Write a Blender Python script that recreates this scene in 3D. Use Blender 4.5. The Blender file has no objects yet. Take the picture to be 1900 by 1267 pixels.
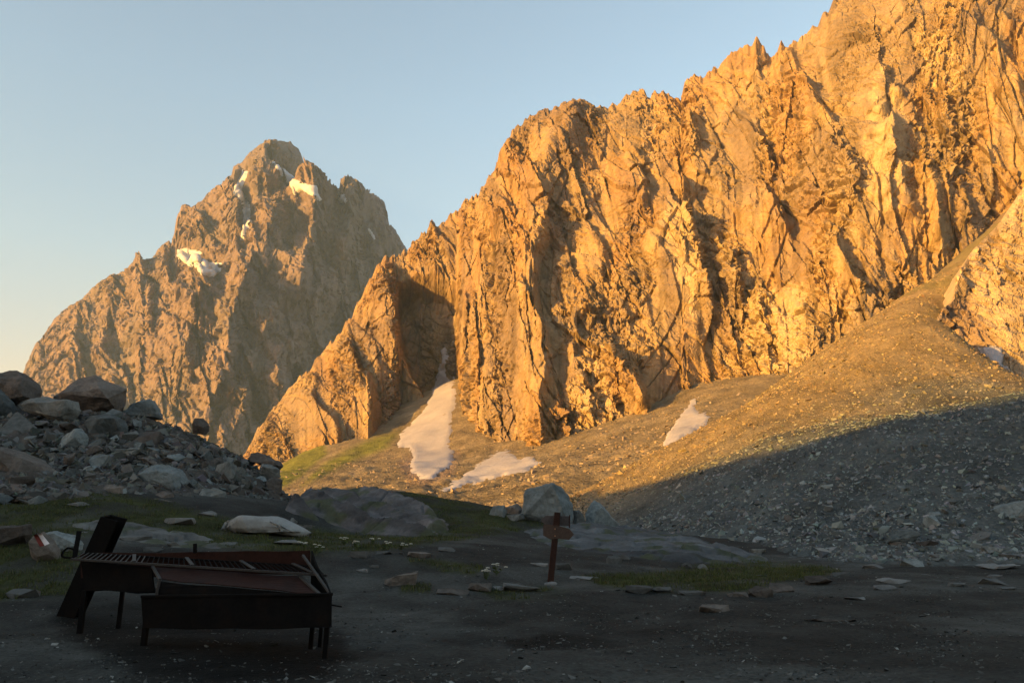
import bpy, bmesh, math, random
import numpy as np
R = math.radians
random.seed(7)
rng = np.random.default_rng(11)

# ------------------------------------------------------------------ camera, sky, sun, exposure
F = 1463.0                       # focal length in photo pixels (1900 px wide)
PITCH = math.atan(326.5 / F)
EYE = 1.5
CP, SP = math.cos(PITCH), math.sin(PITCH)
scene = bpy.context.scene
COL = scene.collection
cam_d = bpy.data.cameras.new("camera")
cam_d.sensor_width = 36.0
cam_d.lens = 36.0 * F / 1900.0
cam_d.clip_start = 0.1
cam_d.clip_end = 20000
cam = bpy.data.objects.new("camera", cam_d)
COL.objects.link(cam)
cam.location = (0, 0, EYE)
cam.rotation_euler = (math.pi / 2 + PITCH, 0, 0)
scene.camera = cam

SUN_AZ = R(54)                   # direction the light travels, clockwise from +Y (view axis)
SUN_EL = R(6.5)
LD = np.array([math.sin(SUN_AZ) * math.cos(SUN_EL), math.cos(SUN_AZ) * math.cos(SUN_EL), -math.sin(SUN_EL)])
world = bpy.data.worlds.new("World")
scene.world = world
world.use_nodes = True
wt = world.node_tree
wt.nodes.clear()
sky = wt.nodes.new("ShaderNodeTexSky")
sky.sky_type = 'NISHITA'
sky.sun_disc = False
sky.sun_elevation = SUN_EL
sky.sun_rotation = SUN_AZ + math.pi      # towards the sun
sky.altitude = 2400
sky.air_density = 1.3
sky.dust_density = 7.0
sky.ozone_density = 0.6
bg = wt.nodes.new("ShaderNodeBackground")
bg.inputs["Strength"].default_value = 0.15
wo = wt.nodes.new("ShaderNodeOutputWorld")
# dusty air near the horizon, the same all round
tcw = wt.nodes.new("ShaderNodeTexCoord"); sep = wt.nodes.new("ShaderNodeSeparateXYZ")
wt.links.new(tcw.outputs["Generated"], sep.inputs[0])
rmp = wt.nodes.new("ShaderNodeValToRGB")
rmp.color_ramp.elements[0].position = 0.14; rmp.color_ramp.elements[0].color = (1.0, 0.69, 0.58, 1)
rmp.color_ramp.elements[1].position = 0.48; rmp.color_ramp.elements[1].color = (1, 1, 1, 1)
el_ = rmp.color_ramp.elements.new(0.30); el_.color = (0.97, 0.90, 0.87, 1)
wt.links.new(sep.outputs["Z"], rmp.inputs[0])
mulw = wt.nodes.new("ShaderNodeVectorMath"); mulw.operation = 'MULTIPLY'
wt.links.new(sky.outputs[0], mulw.inputs[0]); wt.links.new(rmp.outputs[0], mulw.inputs[1])
wt.links.new(mulw.outputs[0], bg.inputs[0])
wt.links.new(bg.outputs[0], wo.inputs[0])

sun_d = bpy.data.lights.new("sun", 'SUN')
sun_d.energy = 5.0
sun_d.angle = R(0.45)
sun_d.color = (1.0, 0.535, 0.10)
sun = bpy.data.objects.new("sun", sun_d)
COL.objects.link(sun)
from mathutils import Vector, Matrix
sun.rotation_euler = Vector(tuple(LD)).to_track_quat('-Z', 'Y').to_euler()
sun.location = (-300, -200, 300)

scene.view_settings.view_transform = 'Standard'
scene.view_settings.look = 'None'
scene.view_settings.exposure = 1.58
scene.view_settings.gamma = 1.0
scene.view_settings.use_curve_mapping = False
scene.render.engine = 'CYCLES'
scene.cycles.use_denoising = True
scene.cycles.max_bounces = 6
scene.cycles.volume_bounces = 0
scene.cycles.caustics_reflective = False
scene.cycles.caustics_refractive = False

HAZE_DENSITY = 0.000085

# ------------------------------------------------------------------ numpy helpers
def ray(px, py):
    a = (np.asarray(px, float) - 950.0) / F
    b = (633.5 - np.asarray(py, float)) / F
    return a, CP - b * SP, SP + b * CP

def at(px, py, Y):
    """photo pixel + forward distance -> world point"""
    x, y, z = ray(px, py)
    t = np.asarray(Y, float) / y
    return np.stack([x * t, y * t, EYE + z * t], -1)

def proj(P):
    x, y, z = P[..., 0], P[..., 1], P[..., 2] - EYE
    fz = y * CP + z * SP
    up = -y * SP + z * CP
    fz = np.maximum(fz, 1e-3)
    return 950 + F * x / fz, 633.5 - F * up / fz

def _h(ix, iy, seed):
    n = (ix.astype(np.int64) * 374761393 + iy.astype(np.int64) * 668265263 + seed * 1274126177) & 0xffffffff
    n = ((n ^ (n >> 13)) * 1274126177) & 0xffffffff
    n = ((n ^ (n >> 16)) * 2246822519) & 0xffffffff
    return ((n ^ (n >> 15)) & 0xffffff) / float(0xffffff)

def pnoise(x, y, seed=0):
    x0 = np.floor(x); y0 = np.floor(y)
    fx = x - x0; fy = y - y0
    ux = fx * fx * fx * (fx * (fx * 6 - 15) + 10)
    uy = fy * fy * fy * (fy * (fy * 6 - 15) + 10)
    def g(ix, iy, dx, dy):
        a = _h(ix, iy, seed) * 6.2831853
        return np.cos(a) * dx + np.sin(a) * dy
    a = g(x0, y0, fx, fy); b = g(x0 + 1, y0, fx - 1, fy)
    c = g(x0, y0 + 1, fx, fy - 1); d = g(x0 + 1, y0 + 1, fx - 1, fy - 1)
    return ((a + ux * (b - a)) * (1 - uy) + (c + ux * (d - c)) * uy) * 1.5

def fbm(x, y, o=4, seed=0, gain=0.5):
    s = 0; a = 1.0
    for i in range(o):
        s = s + a * pnoise(x, y, seed + i * 17)
        x = x * 2.03 + 3.1; y = y * 2.03 + 7.7; a *= gain
    return s

def ridged(x, y, o=4, seed=0, gain=0.5):
    s = 0; a = 1.0
    for i in range(o):
        s = s + a * (1 - 2 * np.abs(pnoise(x, y, seed + i * 31)))
        x = x * 2.07 + 1.3; y = y * 2.07 + 4.1; a *= gain
    return s

def facet(x, y, seed=0, tilt=1.0, step=0.5):
    """blocky rock: nearest jittered cell, each cell a tilted plane; returns height and edge distance"""
    x0 = np.floor(x); y0 = np.floor(y)
    d1 = np.full(x.shape, 9.0); d2 = np.full(x.shape, 9.0); hh = np.zeros(x.shape)
    for i in (-1, 0, 1):
        for j in (-1, 0, 1):
            ix = x0 + i; iy = y0 + j
            cx = ix + 0.5 + 0.8 * (_h(ix, iy, seed) - 0.5)
            cy = iy + 0.5 + 0.8 * (_h(ix, iy, seed + 5) - 0.5)
            dx = x - cx; dy = y - cy
            d = dx * dx + dy * dy
            hp = (_h(ix, iy, seed + 9) - 0.5) * 2 * step + tilt * (dx * (_h(ix, iy, seed + 13) - 0.5) * 2 + 0.6 * dy * (_h(ix, iy, seed + 21) - 0.5) * 2)
            m = d < d1
            d2 = np.where(m, d1, np.minimum(d2, d))
            hh = np.where(m, hp, hh)
            d1 = np.where(m, d, d1)
    return hh, np.sqrt(d2) - np.sqrt(d1)

def _h3(ix, iy, iz, seed):
    n = (ix * np.uint32(374761393) + iy * np.uint32(668265263) + iz * np.uint32(2147483647) + np.uint32(seed * 2654435 + 12345)).astype(np.uint32)
    n = (n ^ (n >> np.uint32(13))) * np.uint32(1274126177)
    return n ^ (n >> np.uint32(16))

def facet3(c, seed=0, tilt=1.0, step=0.4):
    """blocky rock in space: nearest jittered cell, each cell a tilted plane"""
    c = c.astype(np.float32)
    shp = c.shape[:-1]
    x, y, z = (c[..., k].ravel() for k in range(3))
    x0, y0, z0 = np.floor(x), np.floor(y), np.floor(z)
    d1 = np.full(x.shape, 9.0, np.float32); d2 = d1.copy(); hh = np.zeros(x.shape, np.float32)
    u = 1.0 / 1023.0
    for i in (-1, 0, 1):
        for j in (-1, 0, 1):
            for k in (-1, 0, 1):
                ix, iy, iz = x0 + i, y0 + j, z0 + k
                g = _h3(ix.astype(np.int32).view(np.uint32), iy.astype(np.int32).view(np.uint32), iz.astype(np.int32).view(np.uint32), seed)
                dx = x - (ix + 0.1 + 0.8 * u * (g & np.uint32(1023)).astype(np.float32))
                dy = y - (iy + 0.1 + 0.8 * u * ((g >> np.uint32(10)) & np.uint32(1023)).astype(np.float32))
                dz = z - (iz + 0.1 + 0.8 * u * ((g >> np.uint32(20)) & np.uint32(1023)).astype(np.float32))
                d = dx * dx + dy * dy + dz * dz
                m = d < d1
                d2 = np.where(m, d1, np.minimum(d2, d))
                mi = np.nonzero(m)[0]
                g2 = (g[mi] * np.uint32(2246822519)) ^ (g[mi] >> np.uint32(7))
                r1 = (g2 & np.uint32(1023)).astype(np.float32) * u - 0.5; r2 = ((g2 >> np.uint32(10)) & np.uint32(1023)).astype(np.float32) * u - 0.5; r3 = ((g2 >> np.uint32(20)) & np.uint32(1023)).astype(np.float32) * u - 0.5
                hh[mi] = 2 * step * r3 + 2 * tilt * (dx[mi] * r1 + 0.6 * dy[mi] * r2)
                d1 = np.where(m, d, d1)
    return hh.reshape(shp), (np.sqrt(d2) - np.sqrt(d1)).reshape(shp)

def face_axes(P):
    """strike, up-slope and outward axes of a face, as coordinates of its points"""
    st = P[:, -1].mean(0) - P[:, 0].mean(0); up = P[-1].mean(0) - P[0].mean(0)
    st /= np.linalg.norm(st); up -= st * up.dot(st); up /= np.linalg.norm(up)
    return np.stack([P @ st, P @ up, P @ np.cross(st, up)], -1)

def sstep(a, b, x):
    t = np.clip((x - a) / (b - a), 0, 1)
    return t * t * (3 - 2 * t)

def in_poly(px, py, poly):
    inside = np.zeros(px.shape, bool)
    n = len(poly)
    for i in range(n):
        x1, y1 = poly[i]; x2, y2 = poly[(i + 1) % n]
        if y1 == y2: continue
        c = (y1 > py) != (y2 > py)
        inside ^= c & (px < (x2 - x1) * (py - y1) / (y2 - y1) + x1)
    return inside

def poly_dist(px, py, poly, closed=True):
    """distance to a polyline, and signed side (positive = to the right of the path when it runs downwards in the photo)"""
    best = np.full(px.shape, 1e9); side = np.zeros(px.shape); tt = np.zeros(px.shape)
    n = len(poly); m = n if closed else n - 1
    for i in range(m):
        x1, y1 = poly[i]; x2, y2 = poly[(i + 1) % n]
        ex, ey = x2 - x1, y2 - y1
        L = ex * ex + ey * ey + 1e-9
        t = np.clip(((px - x1) * ex + (py - y1) * ey) / L, 0, 1)
        dx = px - (x1 + t * ex); dy = py - (y1 + t * ey)
        d = np.hypot(dx, dy)
        cr = -(ex * (py - y1) - ey * (px - x1))
        b = d < best
        side = np.where(b, np.sign(cr), side); tt = np.where(b, (i + t) / m, tt); best = np.where(b, d, best)
    return best, side, tt

def poly_mask(px, py, poly, soft):
    d, _, _ = poly_dist(px, py, poly)
    s = np.where(in_poly(px, py, poly), d, -d)
    return sstep(-soft, soft, s)

class TPS:
    def __init__(self, pts, lam=0.0):
        pts = np.asarray(pts, float)
        self.c = pts[:, :2]; n = len(pts)
        self.s = 1.0 / max(np.ptp(self.c[:, 0]), np.ptp(self.c[:, 1]))
        c = self.c * self.s
        r2 = ((c[:, None] - c[None]) ** 2).sum(-1)
        K = 0.5 * r2 * np.log(r2 + 1e-12) + lam * np.eye(n)
        Pm = np.c_[np.ones(n), c]
        A = np.zeros((n + 3, n + 3)); A[:n, :n] = K; A[:n, n:] = Pm; A[n:, :n] = Pm.T
        self.w = np.linalg.solve(A, np.r_[pts[:, 2], 0, 0, 0])
    def __call__(self, x, y):
        x = np.asarray(x, float) * self.s; y = np.asarray(y, float) * self.s
        out = self.w[-3] + self.w[-2] * x + self.w[-1] * y
        for (cx, cy), w in zip(self.c * self.s, self.w[:-3]):
            r2 = (x - cx) ** 2 + (y - cy) ** 2
            out = out + w * 0.5 * r2 * np.log(r2 + 1e-12)
        return out

# ------------------------------------------------------------------ mesh helpers
def mesh_from(name, V, Fa, mat, col=None, smooth=True):
    V = np.asarray(V, np.float32).reshape(-1, 3); Fa = np.asarray(Fa, np.int32)
    k = Fa.shape[1]
    me = bpy.data.meshes.new(name)
    me.vertices.add(len(V)); me.vertices.foreach_set("co", V.ravel())
    me.loops.add(Fa.size); me.loops.foreach_set("vertex_index", Fa.ravel())
    me.polygons.add(len(Fa))
    me.polygons.foreach_set("loop_start", np.arange(0, Fa.size, k, dtype=np.int32))
    me.polygons.foreach_set("use_smooth", np.full(len(Fa), smooth, bool))
    if col is not None:
        c = np.ones((len(V), 4), np.float32); c[:, :3] = np.asarray(col, np.float32).reshape(-1, 3)
        at_ = me.color_attributes.new("Col", 'FLOAT_COLOR', 'POINT'); at_.data.foreach_set("color", c.ravel())
    me.materials.append(mat)
    me.update(calc_edges=True)
    return me

def link(name, me, parent=None):
    o = bpy.data.objects.new(name, me)
    COL.objects.link(o)
    if parent: o.parent = parent
    return o

def tag(o, label=None, cat=None, group=None, kind=None):
    if label: o["label"] = label
    if cat: o["category"] = cat
    if group: o["group"] = group
    if kind: o["kind"] = kind
    return o

def grid_faces(nr, nc, flip=False):
    i = np.arange(nr * nc).reshape(nr, nc)
    f = np.stack([i[:-1, :-1], i[:-1, 1:], i[1:, 1:], i[1:, :-1]], -1).reshape(-1, 4)
    return f[:, ::-1] if flip else f

def grid_normals(P):
    du = np.gradient(P, axis=1); dv = np.gradient(P, axis=0)
    n = np.cross(du, dv)
    return n / (np.linalg.norm(n, axis=-1, keepdims=True) + 1e-9)

def flat_n(N, k=0.6):
    """mostly level outward direction, so that steps in the rock become ledges"""
    N = N.copy(); N[..., 2] *= k
    return N / (np.linalg.norm(N, axis=-1, keepdims=True) + 1e-9)

def valley_dir(P):
    """outward direction of the big relief: level, from the face towards the open valley floor"""
    d = -P.copy(); d[..., 2] = 0.12 * np.linalg.norm(P[..., :2], axis=-1)
    return d / np.linalg.norm(d, axis=-1, keepdims=True)

def blur(A, k):
    for _ in range(k):
        B = A.copy()
        B[1:-1] = (A[:-2] + 2 * A[1:-1] + A[2:]) / 4
        C = B.copy()
        C[:, 1:-1] = (B[:, :-2] + 2 * B[:, 1:-1] + B[:, 2:]) / 4
        A = C
    return A

# ------------------------------------------------------------------ materials
def nmat(name):
    m = bpy.data.materials.new(name); m.use_nodes = True
    nt = m.node_tree; b = nt.nodes["Principled BSDF"]
    return m, nt, b

def rock_mat(name, color=None, attr=False, s1=1.0, s2=6.0, var=0.35, bump=0.5, bdist=0.1, rough=0.9, objvar=0.0, spec=0.12, tint=None):
    m, nt, b = nmat(name); N = nt.nodes.new; L = nt.links.new
    tc = N("ShaderNodeTexCoord"); src = tc.outputs["Object"]
    n1 = N("ShaderNodeTexNoise"); n1.inputs["Scale"].default_value = s1; n1.inputs["Detail"].default_value = 6; n1.inputs["Roughness"].default_value = 0.62
    n2 = N("ShaderNodeTexNoise"); n2.inputs["Scale"].default_value = s2; n2.inputs["Detail"].default_value = 5; n2.inputs["Roughness"].default_value = 0.65
    L(src, n1.inputs["Vector"]); L(src, n2.inputs["Vector"])
    add = N("ShaderNodeMath"); add.operation = 'ADD'; L(n1.outputs["Fac"], add.inputs[0]); L(n2.outputs["Fac"], add.inputs[1])
    mr = N("ShaderNodeMapRange"); mr.inputs["From Min"].default_value = 0.65; mr.inputs["From Max"].default_value = 1.35
    mr.inputs["To Min"].default_value = 1 - var; mr.inputs["To Max"].default_value = 1 + var; L(add.outputs[0], mr.inputs["Value"])
    if attr:
        a = N("ShaderNodeVertexColor"); a.layer_name = "Col"; csrc = a.outputs["Color"]
    else:
        rgb = N("ShaderNodeRGB"); rgb.outputs[0].default_value = (*color, 1); csrc = rgb.outputs[0]
    if tint:
        mx = N("ShaderNodeMix"); mx.data_type = 'RGBA'
        r2 = N("ShaderNodeMapRange"); r2.inputs["From Min"].default_value = 0.5; r2.inputs["From Max"].default_value = 0.68
        L(n1.outputs["Fac"], r2.inputs["Value"]); L(r2.outputs[0], mx.inputs[0])
        L(csrc, mx.inputs[6]); mx.inputs[7].default_value = (*tint, 1); csrc = mx.outputs[2]
    vm = N("ShaderNodeVectorMath"); vm.operation = 'SCALE'; L(csrc, vm.inputs[0])
    if objvar > 0:
        oi = N("ShaderNodeObjectInfo")
        mo = N("ShaderNodeMapRange"); mo.inputs["To Min"].default_value = 1 - objvar; mo.inputs["To Max"].default_value = 1 + objvar
        L(oi.outputs["Random"], mo.inputs["Value"])
        mm = N("ShaderNodeMath"); mm.operation = 'MULTIPLY'; L(mr.outputs[0], mm.inputs[0]); L(mo.outputs[0], mm.inputs[1])
        L(mm.outputs[0], vm.inputs["Scale"])
    else:
        L(mr.outputs[0], vm.inputs["Scale"])
    L(vm.outputs[0], b.inputs["Base Color"])
    b.inputs["Roughness"].default_value = rough
    b.inputs["Specular IOR Level"].default_value = spec
    bp = N("ShaderNodeBump"); bp.inputs["Strength"].default_value = bump; bp.inputs["Distance"].default_value = bdist
    L(add.outputs[0], bp.inputs["Height"]); L(bp.outputs[0], b.inputs["Normal"])
    return m

M_CLIFF = rock_mat("cliff_rock", attr=True, s1=0.25, s2=1.8, var=0.32, bump=0.6, bdist=0.5)
M_PEAK = rock_mat("peak_rock", attr=True, s1=0.06, s2=0.4, var=0.30, bump=0.6, bdist=2.0)
M_SCREE = rock_mat("scree_gravel", attr=True, spec=0.1, s1=1.2, s2=5.0, var=0.45, bump=1.0, bdist=0.25)
M_VALLEY = rock_mat("valley_gravel", attr=True, spec=0.1, s1=0.22, s2=1.3, var=0.50, bump=1.0, bdist=0.9)
M_GROUND = rock_mat("ground_soil", attr=True, spec=0.05, s1=1.1, s2=16.0, var=0.60, bump=1.0, bdist=0.07)
M_SNOW = rock_mat("old_snow", (0.33, 0.305, 0.31), s1=0.15, s2=1.3, var=0.22, bump=0.7, bdist=0.25, rough=0.6, spec=0.3)
M_SNOWFAR = rock_mat("far_snow", (0.42, 0.43, 0.47), s1=0.02, s2=0.1, var=0.06, bump=0.3, bdist=1.0, rough=0.6, spec=0.3)

# ------------------------------------------------------------------ big terrain: rock faces as lofts from a base line to a ridge line
def interp_pts(px, pts, k):
    p = np.asarray(pts, float)
    return np.interp(px, p[:, 0], p[:, k])

def loft(sky_pts, base_pts, ncol, nrow, px0, px1, bulge=0.0, vpow=1.2, jag=None):
    px = np.linspace(px0, px1, ncol)
    S = at(px, interp_pts(px, sky_pts, 1), interp_pts(px, sky_pts, 2))
    B = at(px, interp_pts(px, base_pts, 1), interp_pts(px, base_pts, 2))
    v = np.linspace(0, 1, nrow)[:, None, None] ** vpow
    P = B[None] * (1 - v) + S[None] * v
    if bulge:
        P[..., 1] += bulge * np.sin(np.pi * v[..., 0]) * 1.0
    return P, v[..., 0] * np.ones((1, ncol))

def face_coords(P):
    """metres along the face and metres up the fall line"""
    mid = P[P.shape[0] // 2]
    sc = np.r_[0, np.cumsum(np.linalg.norm(np.diff(mid, axis=0), axis=1))]
    _, qy_ = proj(P)
    steep = np.abs(np.diff(qy_, axis=0)) * P[1:, :, 1] / F     # as tall as the face looks from the valley
    hr = np.concatenate([np.zeros((1, P.shape[1])), np.cumsum(steep, 0)], 0)
    return np.repeat(sc[None], P.shape[0], 0), hr + 0.5 * (P[0, :, 2] - P[0, 0, 2])[None]

def fit_skyline(P, v, sky, px0, px1, iters=5, bw=4.0, vlo=0.35):
    """shape the crest: raise or lower the upper part of a face until its outline follows the surveyed ridge line"""
    nb = int((px1 - px0) / bw)
    cx = px0 + (np.arange(nb) + 0.5) * bw
    tgt = interp_pts(cx, sky, 1)
    wv = sstep(vlo, 0.95, v)
    for _ in range(iters):
        qx, qy = proj(P)
        b = np.clip(((qx - px0) / bw).astype(int), 0, nb - 1)
        top = np.full(nb, 1e9)
        np.minimum.at(top, b.ravel(), qy.ravel())
        bad = top > 1e8
        d = np.where(bad, 0, top - tgt)
        d = np.clip(np.convolve(np.pad(d, 2, mode='edge'), [0.1, 0.2, 0.4, 0.2, 0.1], 'valid'), -40, 40)
        dp = np.interp(qx, cx, d)
        P[..., 2] += 0.8 * dp * wv * P[..., 1] / F
    return P

def ribs(px, py, lst):
    """asymmetric ribs: (polyline, amplitude, soft width on the lit left, width of the drop on the right)"""
    out = np.zeros(px.shape)
    for poly, amp, wl, wr in lst:
        xs = [p[0] for p in poly]; ys = [p[1] for p in poly]
        pad = 2.5 * max(wl, wr)
        m = (px > min(xs) - pad) & (px < max(xs) + pad) & (py > min(ys) - pad) & (py < max(ys) + pad)
        if not m.any(): continue
        d, s, t = poly_dist(px[m], py[m], poly, closed=False)
        w = np.where(s > 0, wr, wl)
        prof = np.exp(-(d / w) ** 1.5) * sstep(0.0, 0.12, t + 1e-3 + 0.05) * (1 - 0.6 * sstep(0.8, 1.0, t))
        out[m] += amp * prof
    return out

def back_side(P, n=14, dy=14.0, dz=9.0):
    rows = []
    top = P[-1]
    for k in range(1, n + 1):
        q = top.copy()
        q[:, 1] += dy * k; q[:, 2] -= dz * k * (0.6 + 0.05 * k)
        q = q * 1.0
        rows.append(q)
    return np.concatenate([P, np.stack(rows)], 0)

SNOWS = []   # filled after each face: (grid positions, normals, projected px, py, list)

def make_snow(P, px, py, poly, off, soft_px, nblur, name, mat, wob=0.0):
    x0 = min(p[0] for p in poly) - 30; x1 = max(p[0] for p in poly) + 30
    y0 = min(p[1] for p in poly) - 30; y1 = max(p[1] for p in poly) + 30
    bb = (px > x0) & (px < x1) & (py > y0) & (py < y1)
    r = np.where(bb.any(1))[0]; c = np.where(bb.any(0))[0]
    r0, r1, c0, c1 = r[0], r[-1] + 1, c[0], c[-1] + 1
    Q = blur(P[r0:r1, c0:c1], nblur); N = grid_normals(blur(Q, 3))
    if np.mean(N[..., 1]) > 0 and np.mean(N[..., 2]) < 0: N = -N
    N = np.where((N[..., 1:2] > 0) & (N[..., 2:3] < 0.0), -N, N)
    qx, qy = px[r0:r1, c0:c1], py[r0:r1, c0:c1]
    d, _, _ = poly_dist(qx, qy, poly)
    s = np.where(in_poly(qx, qy, poly), d, -d)
    if wob: s = s + wob * fbm(qx / 9.0, qy / 9.0, 4, 77)
    h = off * (2.0 * sstep(-soft_px, soft_px, s) - 1.0)
    Q = Q + N * h[..., None]
    keep = s > -soft_px * 1.2
    nr, nc = keep.shape
    fc = grid_faces(nr, nc); ok = keep.ravel()[fc].all(1); fc = fc[ok]
    lab_ = np.arange(nr * nc)                       # keep the largest connected piece
    for _ in range(400):
        mn_ = lab_[fc].min(1); new = lab_.copy()
        for q_ in range(4): np.minimum.at(new, fc[:, q_], mn_)
        if (new == lab_).all(): break
        lab_ = new
    fl = lab_[fc[:, 0]]; ids, cnt = np.unique(fl, return_counts=True)
    fc = fc[fl == ids[cnt.argmax()]]
    used = np.unique(fc); mp = np.full(nr * nc, -1); mp[used] = np.arange(len(used))
    me = mesh_from(name, Q.reshape(-1, 3)[used], mp[fc], mat)
    return link(name, me)

# ---- the main wall on the right
WALL_SKY = [(400,900,600),(450,846,590),(480,792,590),(515,748,585),(540,716,580),(570,690,575),(600,650,570),(628,622,565),(650,585,560),(672,548,560),(690,512,560),(700,492,560),(715,478,560),(735,476,560),(752,466,560),(765,452,560),(785,432,555),(800,412,550),(806,405,548),(815,420,548),(830,405,545),(850,392,540),(862,372,538),(885,360,535),(900,338,530),(915,318,528),(928,275,525),(940,258,520),(958,236,515),(975,224,512),(990,214,508),(1012,206,503),(1035,200,498),(1055,187,494),(1075,184,490),(1095,190,487),(1114,202,484),(1125,204,482),(1140,190,480),(1155,184,478),(1175,176,474),(1195,166,471),(1212,176,468),(1230,172,465),(1250,182,462),(1264,183,460),(1270,152,458),(1290,140,455),(1305,146,453),(1320,132,450),(1332,126,448),(1340,108,446),(1358,104,443),(1375,90,440),(1395,84,437),(1403,70,435),(1415,88,433),(1430,104,430),(1445,98,428),(1449,78,427),(1456,90,426),(1475,82,424),(1500,62,420),(1530,28,415),(1545,6,412),(1560,-6,410),(1600,-20,405),(1650,-50,400),(1720,-90,395),(1800,-130,390),(1900,-180,385),(2000,-210,380),(2150,-230,380)]
WALL_BASE = [(400,960,350),(450,915,345),(520,900,345),(600,880,350),(680,862,362),(728,852,385),(745,862,425),(846,860,425),(862,880,340),(900,895,300),(1000,900,262),(1100,870,255),(1200,840,262),(1300,800,275),(1400,790,265),(1500,770,235),(1600,700,240),(1700,640,250),(1800,560,260),(1900,500,265),(2000,470,265),(2150,460,265)]
NCW, NRW = 980, 550
P, v = loft(WALL_SKY, WALL_BASE, NCW, NRW, 405, 2000, vpow=1.18)
px, py = proj(P)
s, h = face_coords(P)
Nw = grid_normals(P)
if Nw[300, 500, 1] > 0: Nw = -Nw
Nw = valley_dir(P)
WALL_RIBS = [
    ([(700,492),(712,540),(728,590),(740,650),(768,715),(790,760),(800,800)], 22, 40, 14),
    ([(838,560),(850,640),(868,700),(862,760)], 18, 26, 34),
    ([(640,600),(655,680),(680,760),(690,820)], 20, 40, 14),
    ([(575,700),(590,760),(615,800),(625,840)], 18, 34, 12),
    ([(806,405),(822,470),(830,520)], 14, 40, 16),
    ([(928,275),(935,350),(920,420),(930,470)], 22, 50, 22),
    ([(1010,425),(985,490),(978,560),(990,610)], 26, 60, 16),
    ([(1075,184),(1060,240),(1010,320),(985,400)], 22, 60, 40),
    ([(1100,590),(1075,600),(1070,650)], 8, 16, 8),
    ([(1000,620),(1010,700),(1000,780),(1010,850)], 12, 40, 12),
    ([(1060,640),(1085,720),(1095,800)], 9, 30, 12),
    ([(1120,660),(1150,700),(1190,745),(1205,775)], 16, 40, 14),
    ([(1270,232),(1285,262),(1300,300)], 14, 40, 12),
    ([(1262,350),(1266,400),(1282,430)], 15, 45, 10),
    ([(1268,425),(1290,470),(1308,530),(1312,590)], 24, 70, 16),
    ([(1345,480),(1368,500),(1372,560)], 14, 40, 10),
    ([(1435,385),(1455,420),(1470,450)], 14, 50, 10),
    ([(1385,240),(1410,280),(1440,330)], 10, 40, 16),
    ([(1490,180),(1515,215),(1545,262)], 16, 45, 12),
    ([(1450,110),(1480,150),(1495,180)], 9, 30, 10),
    ([(1540,465),(1580,520),(1612,575)], 12, 40, 10),
    ([(1400,560),(1420,640),(1430,720)], 9, 40, 14),
    ([(1640,140),(1650,180),(1680,215)], 14, 70, 16),
    ([(1655,240),(1668,330),(1690,400),(1700,440)], 16, 80, 18),
    ([(1730,320),(1742,400),(1752,480)], 14, 30, 12),
    ([(1780,350),(1790,400),(1810,440)], 10, 30, 10),
    ([(1790,50),(1840,100),(1885,150),(1900,210)], 13, 80, 18),
    ([(1850,20),(1880,60),(1920,90)], 10, 40, 12),
    ([(1560,300),(1585,350),(1600,400)], 10, 50, 14),
    ([(1175,300),(1190,360),(1180,420)], 10, 40, 12),
    ([(1100,440),(1115,480),(1125,530)], 9, 36, 12),
    ([(1230,430),(1222,480),(1240,560)], 9, 20, 40),
]
amp = (0.35 + 0.65 * sstep(0, 0.12, 1 - v)) * (0.6 + 0.4 * sstep(0, 0.08, v))
shear = 0.25 * fbm(s / 160, h / 160, 2, 3)
ws = s + 5 * fbm(s / 45, h / 60, 2, 5) + shear * h
wh = h + 5 * fbm(s / 50 + 9, h / 60, 2, 6)
RBW = ribs(px + 12 * fbm(px / 70, py / 70, 2, 61, 0.35), py + 12 * fbm(px / 70, py / 70, 2, 62, 0.35), WALL_RIBS)
D = 0.85 * RBW
D += 2.6 * ridged(ws / 60, wh / 150, 2, 8)
for an_, sx_, sy_, am_, sd_ in ((R(38), 16, 110, 3.2, 141), (R(-52), 13, 80, 2.0, 142), (R(60), 9, 50, 1.4, 143), (R(12), 12, 90, 2.2, 144)):
    n_ = pnoise((ws * math.cos(an_) + wh * math.sin(an_)) / sx_, (-ws * math.sin(an_) + wh * math.cos(an_)) / sy_, sd_)
    D -= 0.7 * am_ * (1 - sstep(0.0, 0.08, np.abs(n_))) * sstep(-0.1, 0.3, fbm(ws / 40 + sd_, wh / 40, 2, sd_))
    D += 0.7 * am_ * sstep(-0.06, 0.06, n_)
D += 1.3 * ridged((ws + 0.25 * wh) / 20, wh / 48, 2, 18, 0.5)
f0, e0 = facet((ws + 0.5 * wh) / 32, wh / 55, 29, 1.2, 0.4)
f1, e1 = facet((ws + 0.5 * wh) / 15, wh / 27, 31, 1.4, 0.3)
mod = 0.28 + 1.05 * sstep(-0.3, 0.5, fbm(s / 38, h / 48, 3, 79))
D += 4.2 * f0 + 2.6 * f1
rec = poly_mask(px + 8 * fbm(px / 50, py / 50, 2, 81), py, [(738,535),(800,520),(846,540),(850,640),(858,700),(848,745),(800,765),(770,720),(748,650)], 9)
D -= 34 * rec
WALL_SNOW = [
    ([(818,650),(826,645),(832,662),(824,690),(838,705),(846,722),(846,732),(812,748),(790,756),(792,742),(806,716),(812,690),(822,668)], "upper"),
]
calm = np.zeros(px.shape)
for poly, _ in WALL_SNOW:
    calm = np.maximum(calm, poly_mask(px, py, poly, 6))
D = np.where(v > 0.999, D, D) * amp * (1 - 0.8 * calm * (1 - rec))
Pw = P + Nw * D[..., None]
N2 = grid_normals(blur(Pw, 10)); N2 = np.where(np.sum(N2 * Nw, -1, keepdims=True) < 0, -N2, N2)
N2 = flat_n(N2 + 0.8 * Nw)
ca = face_axes(Pw); wq = fbm(ca[..., 0] / 25, ca[..., 1] / 40, 2, 87)
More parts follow.
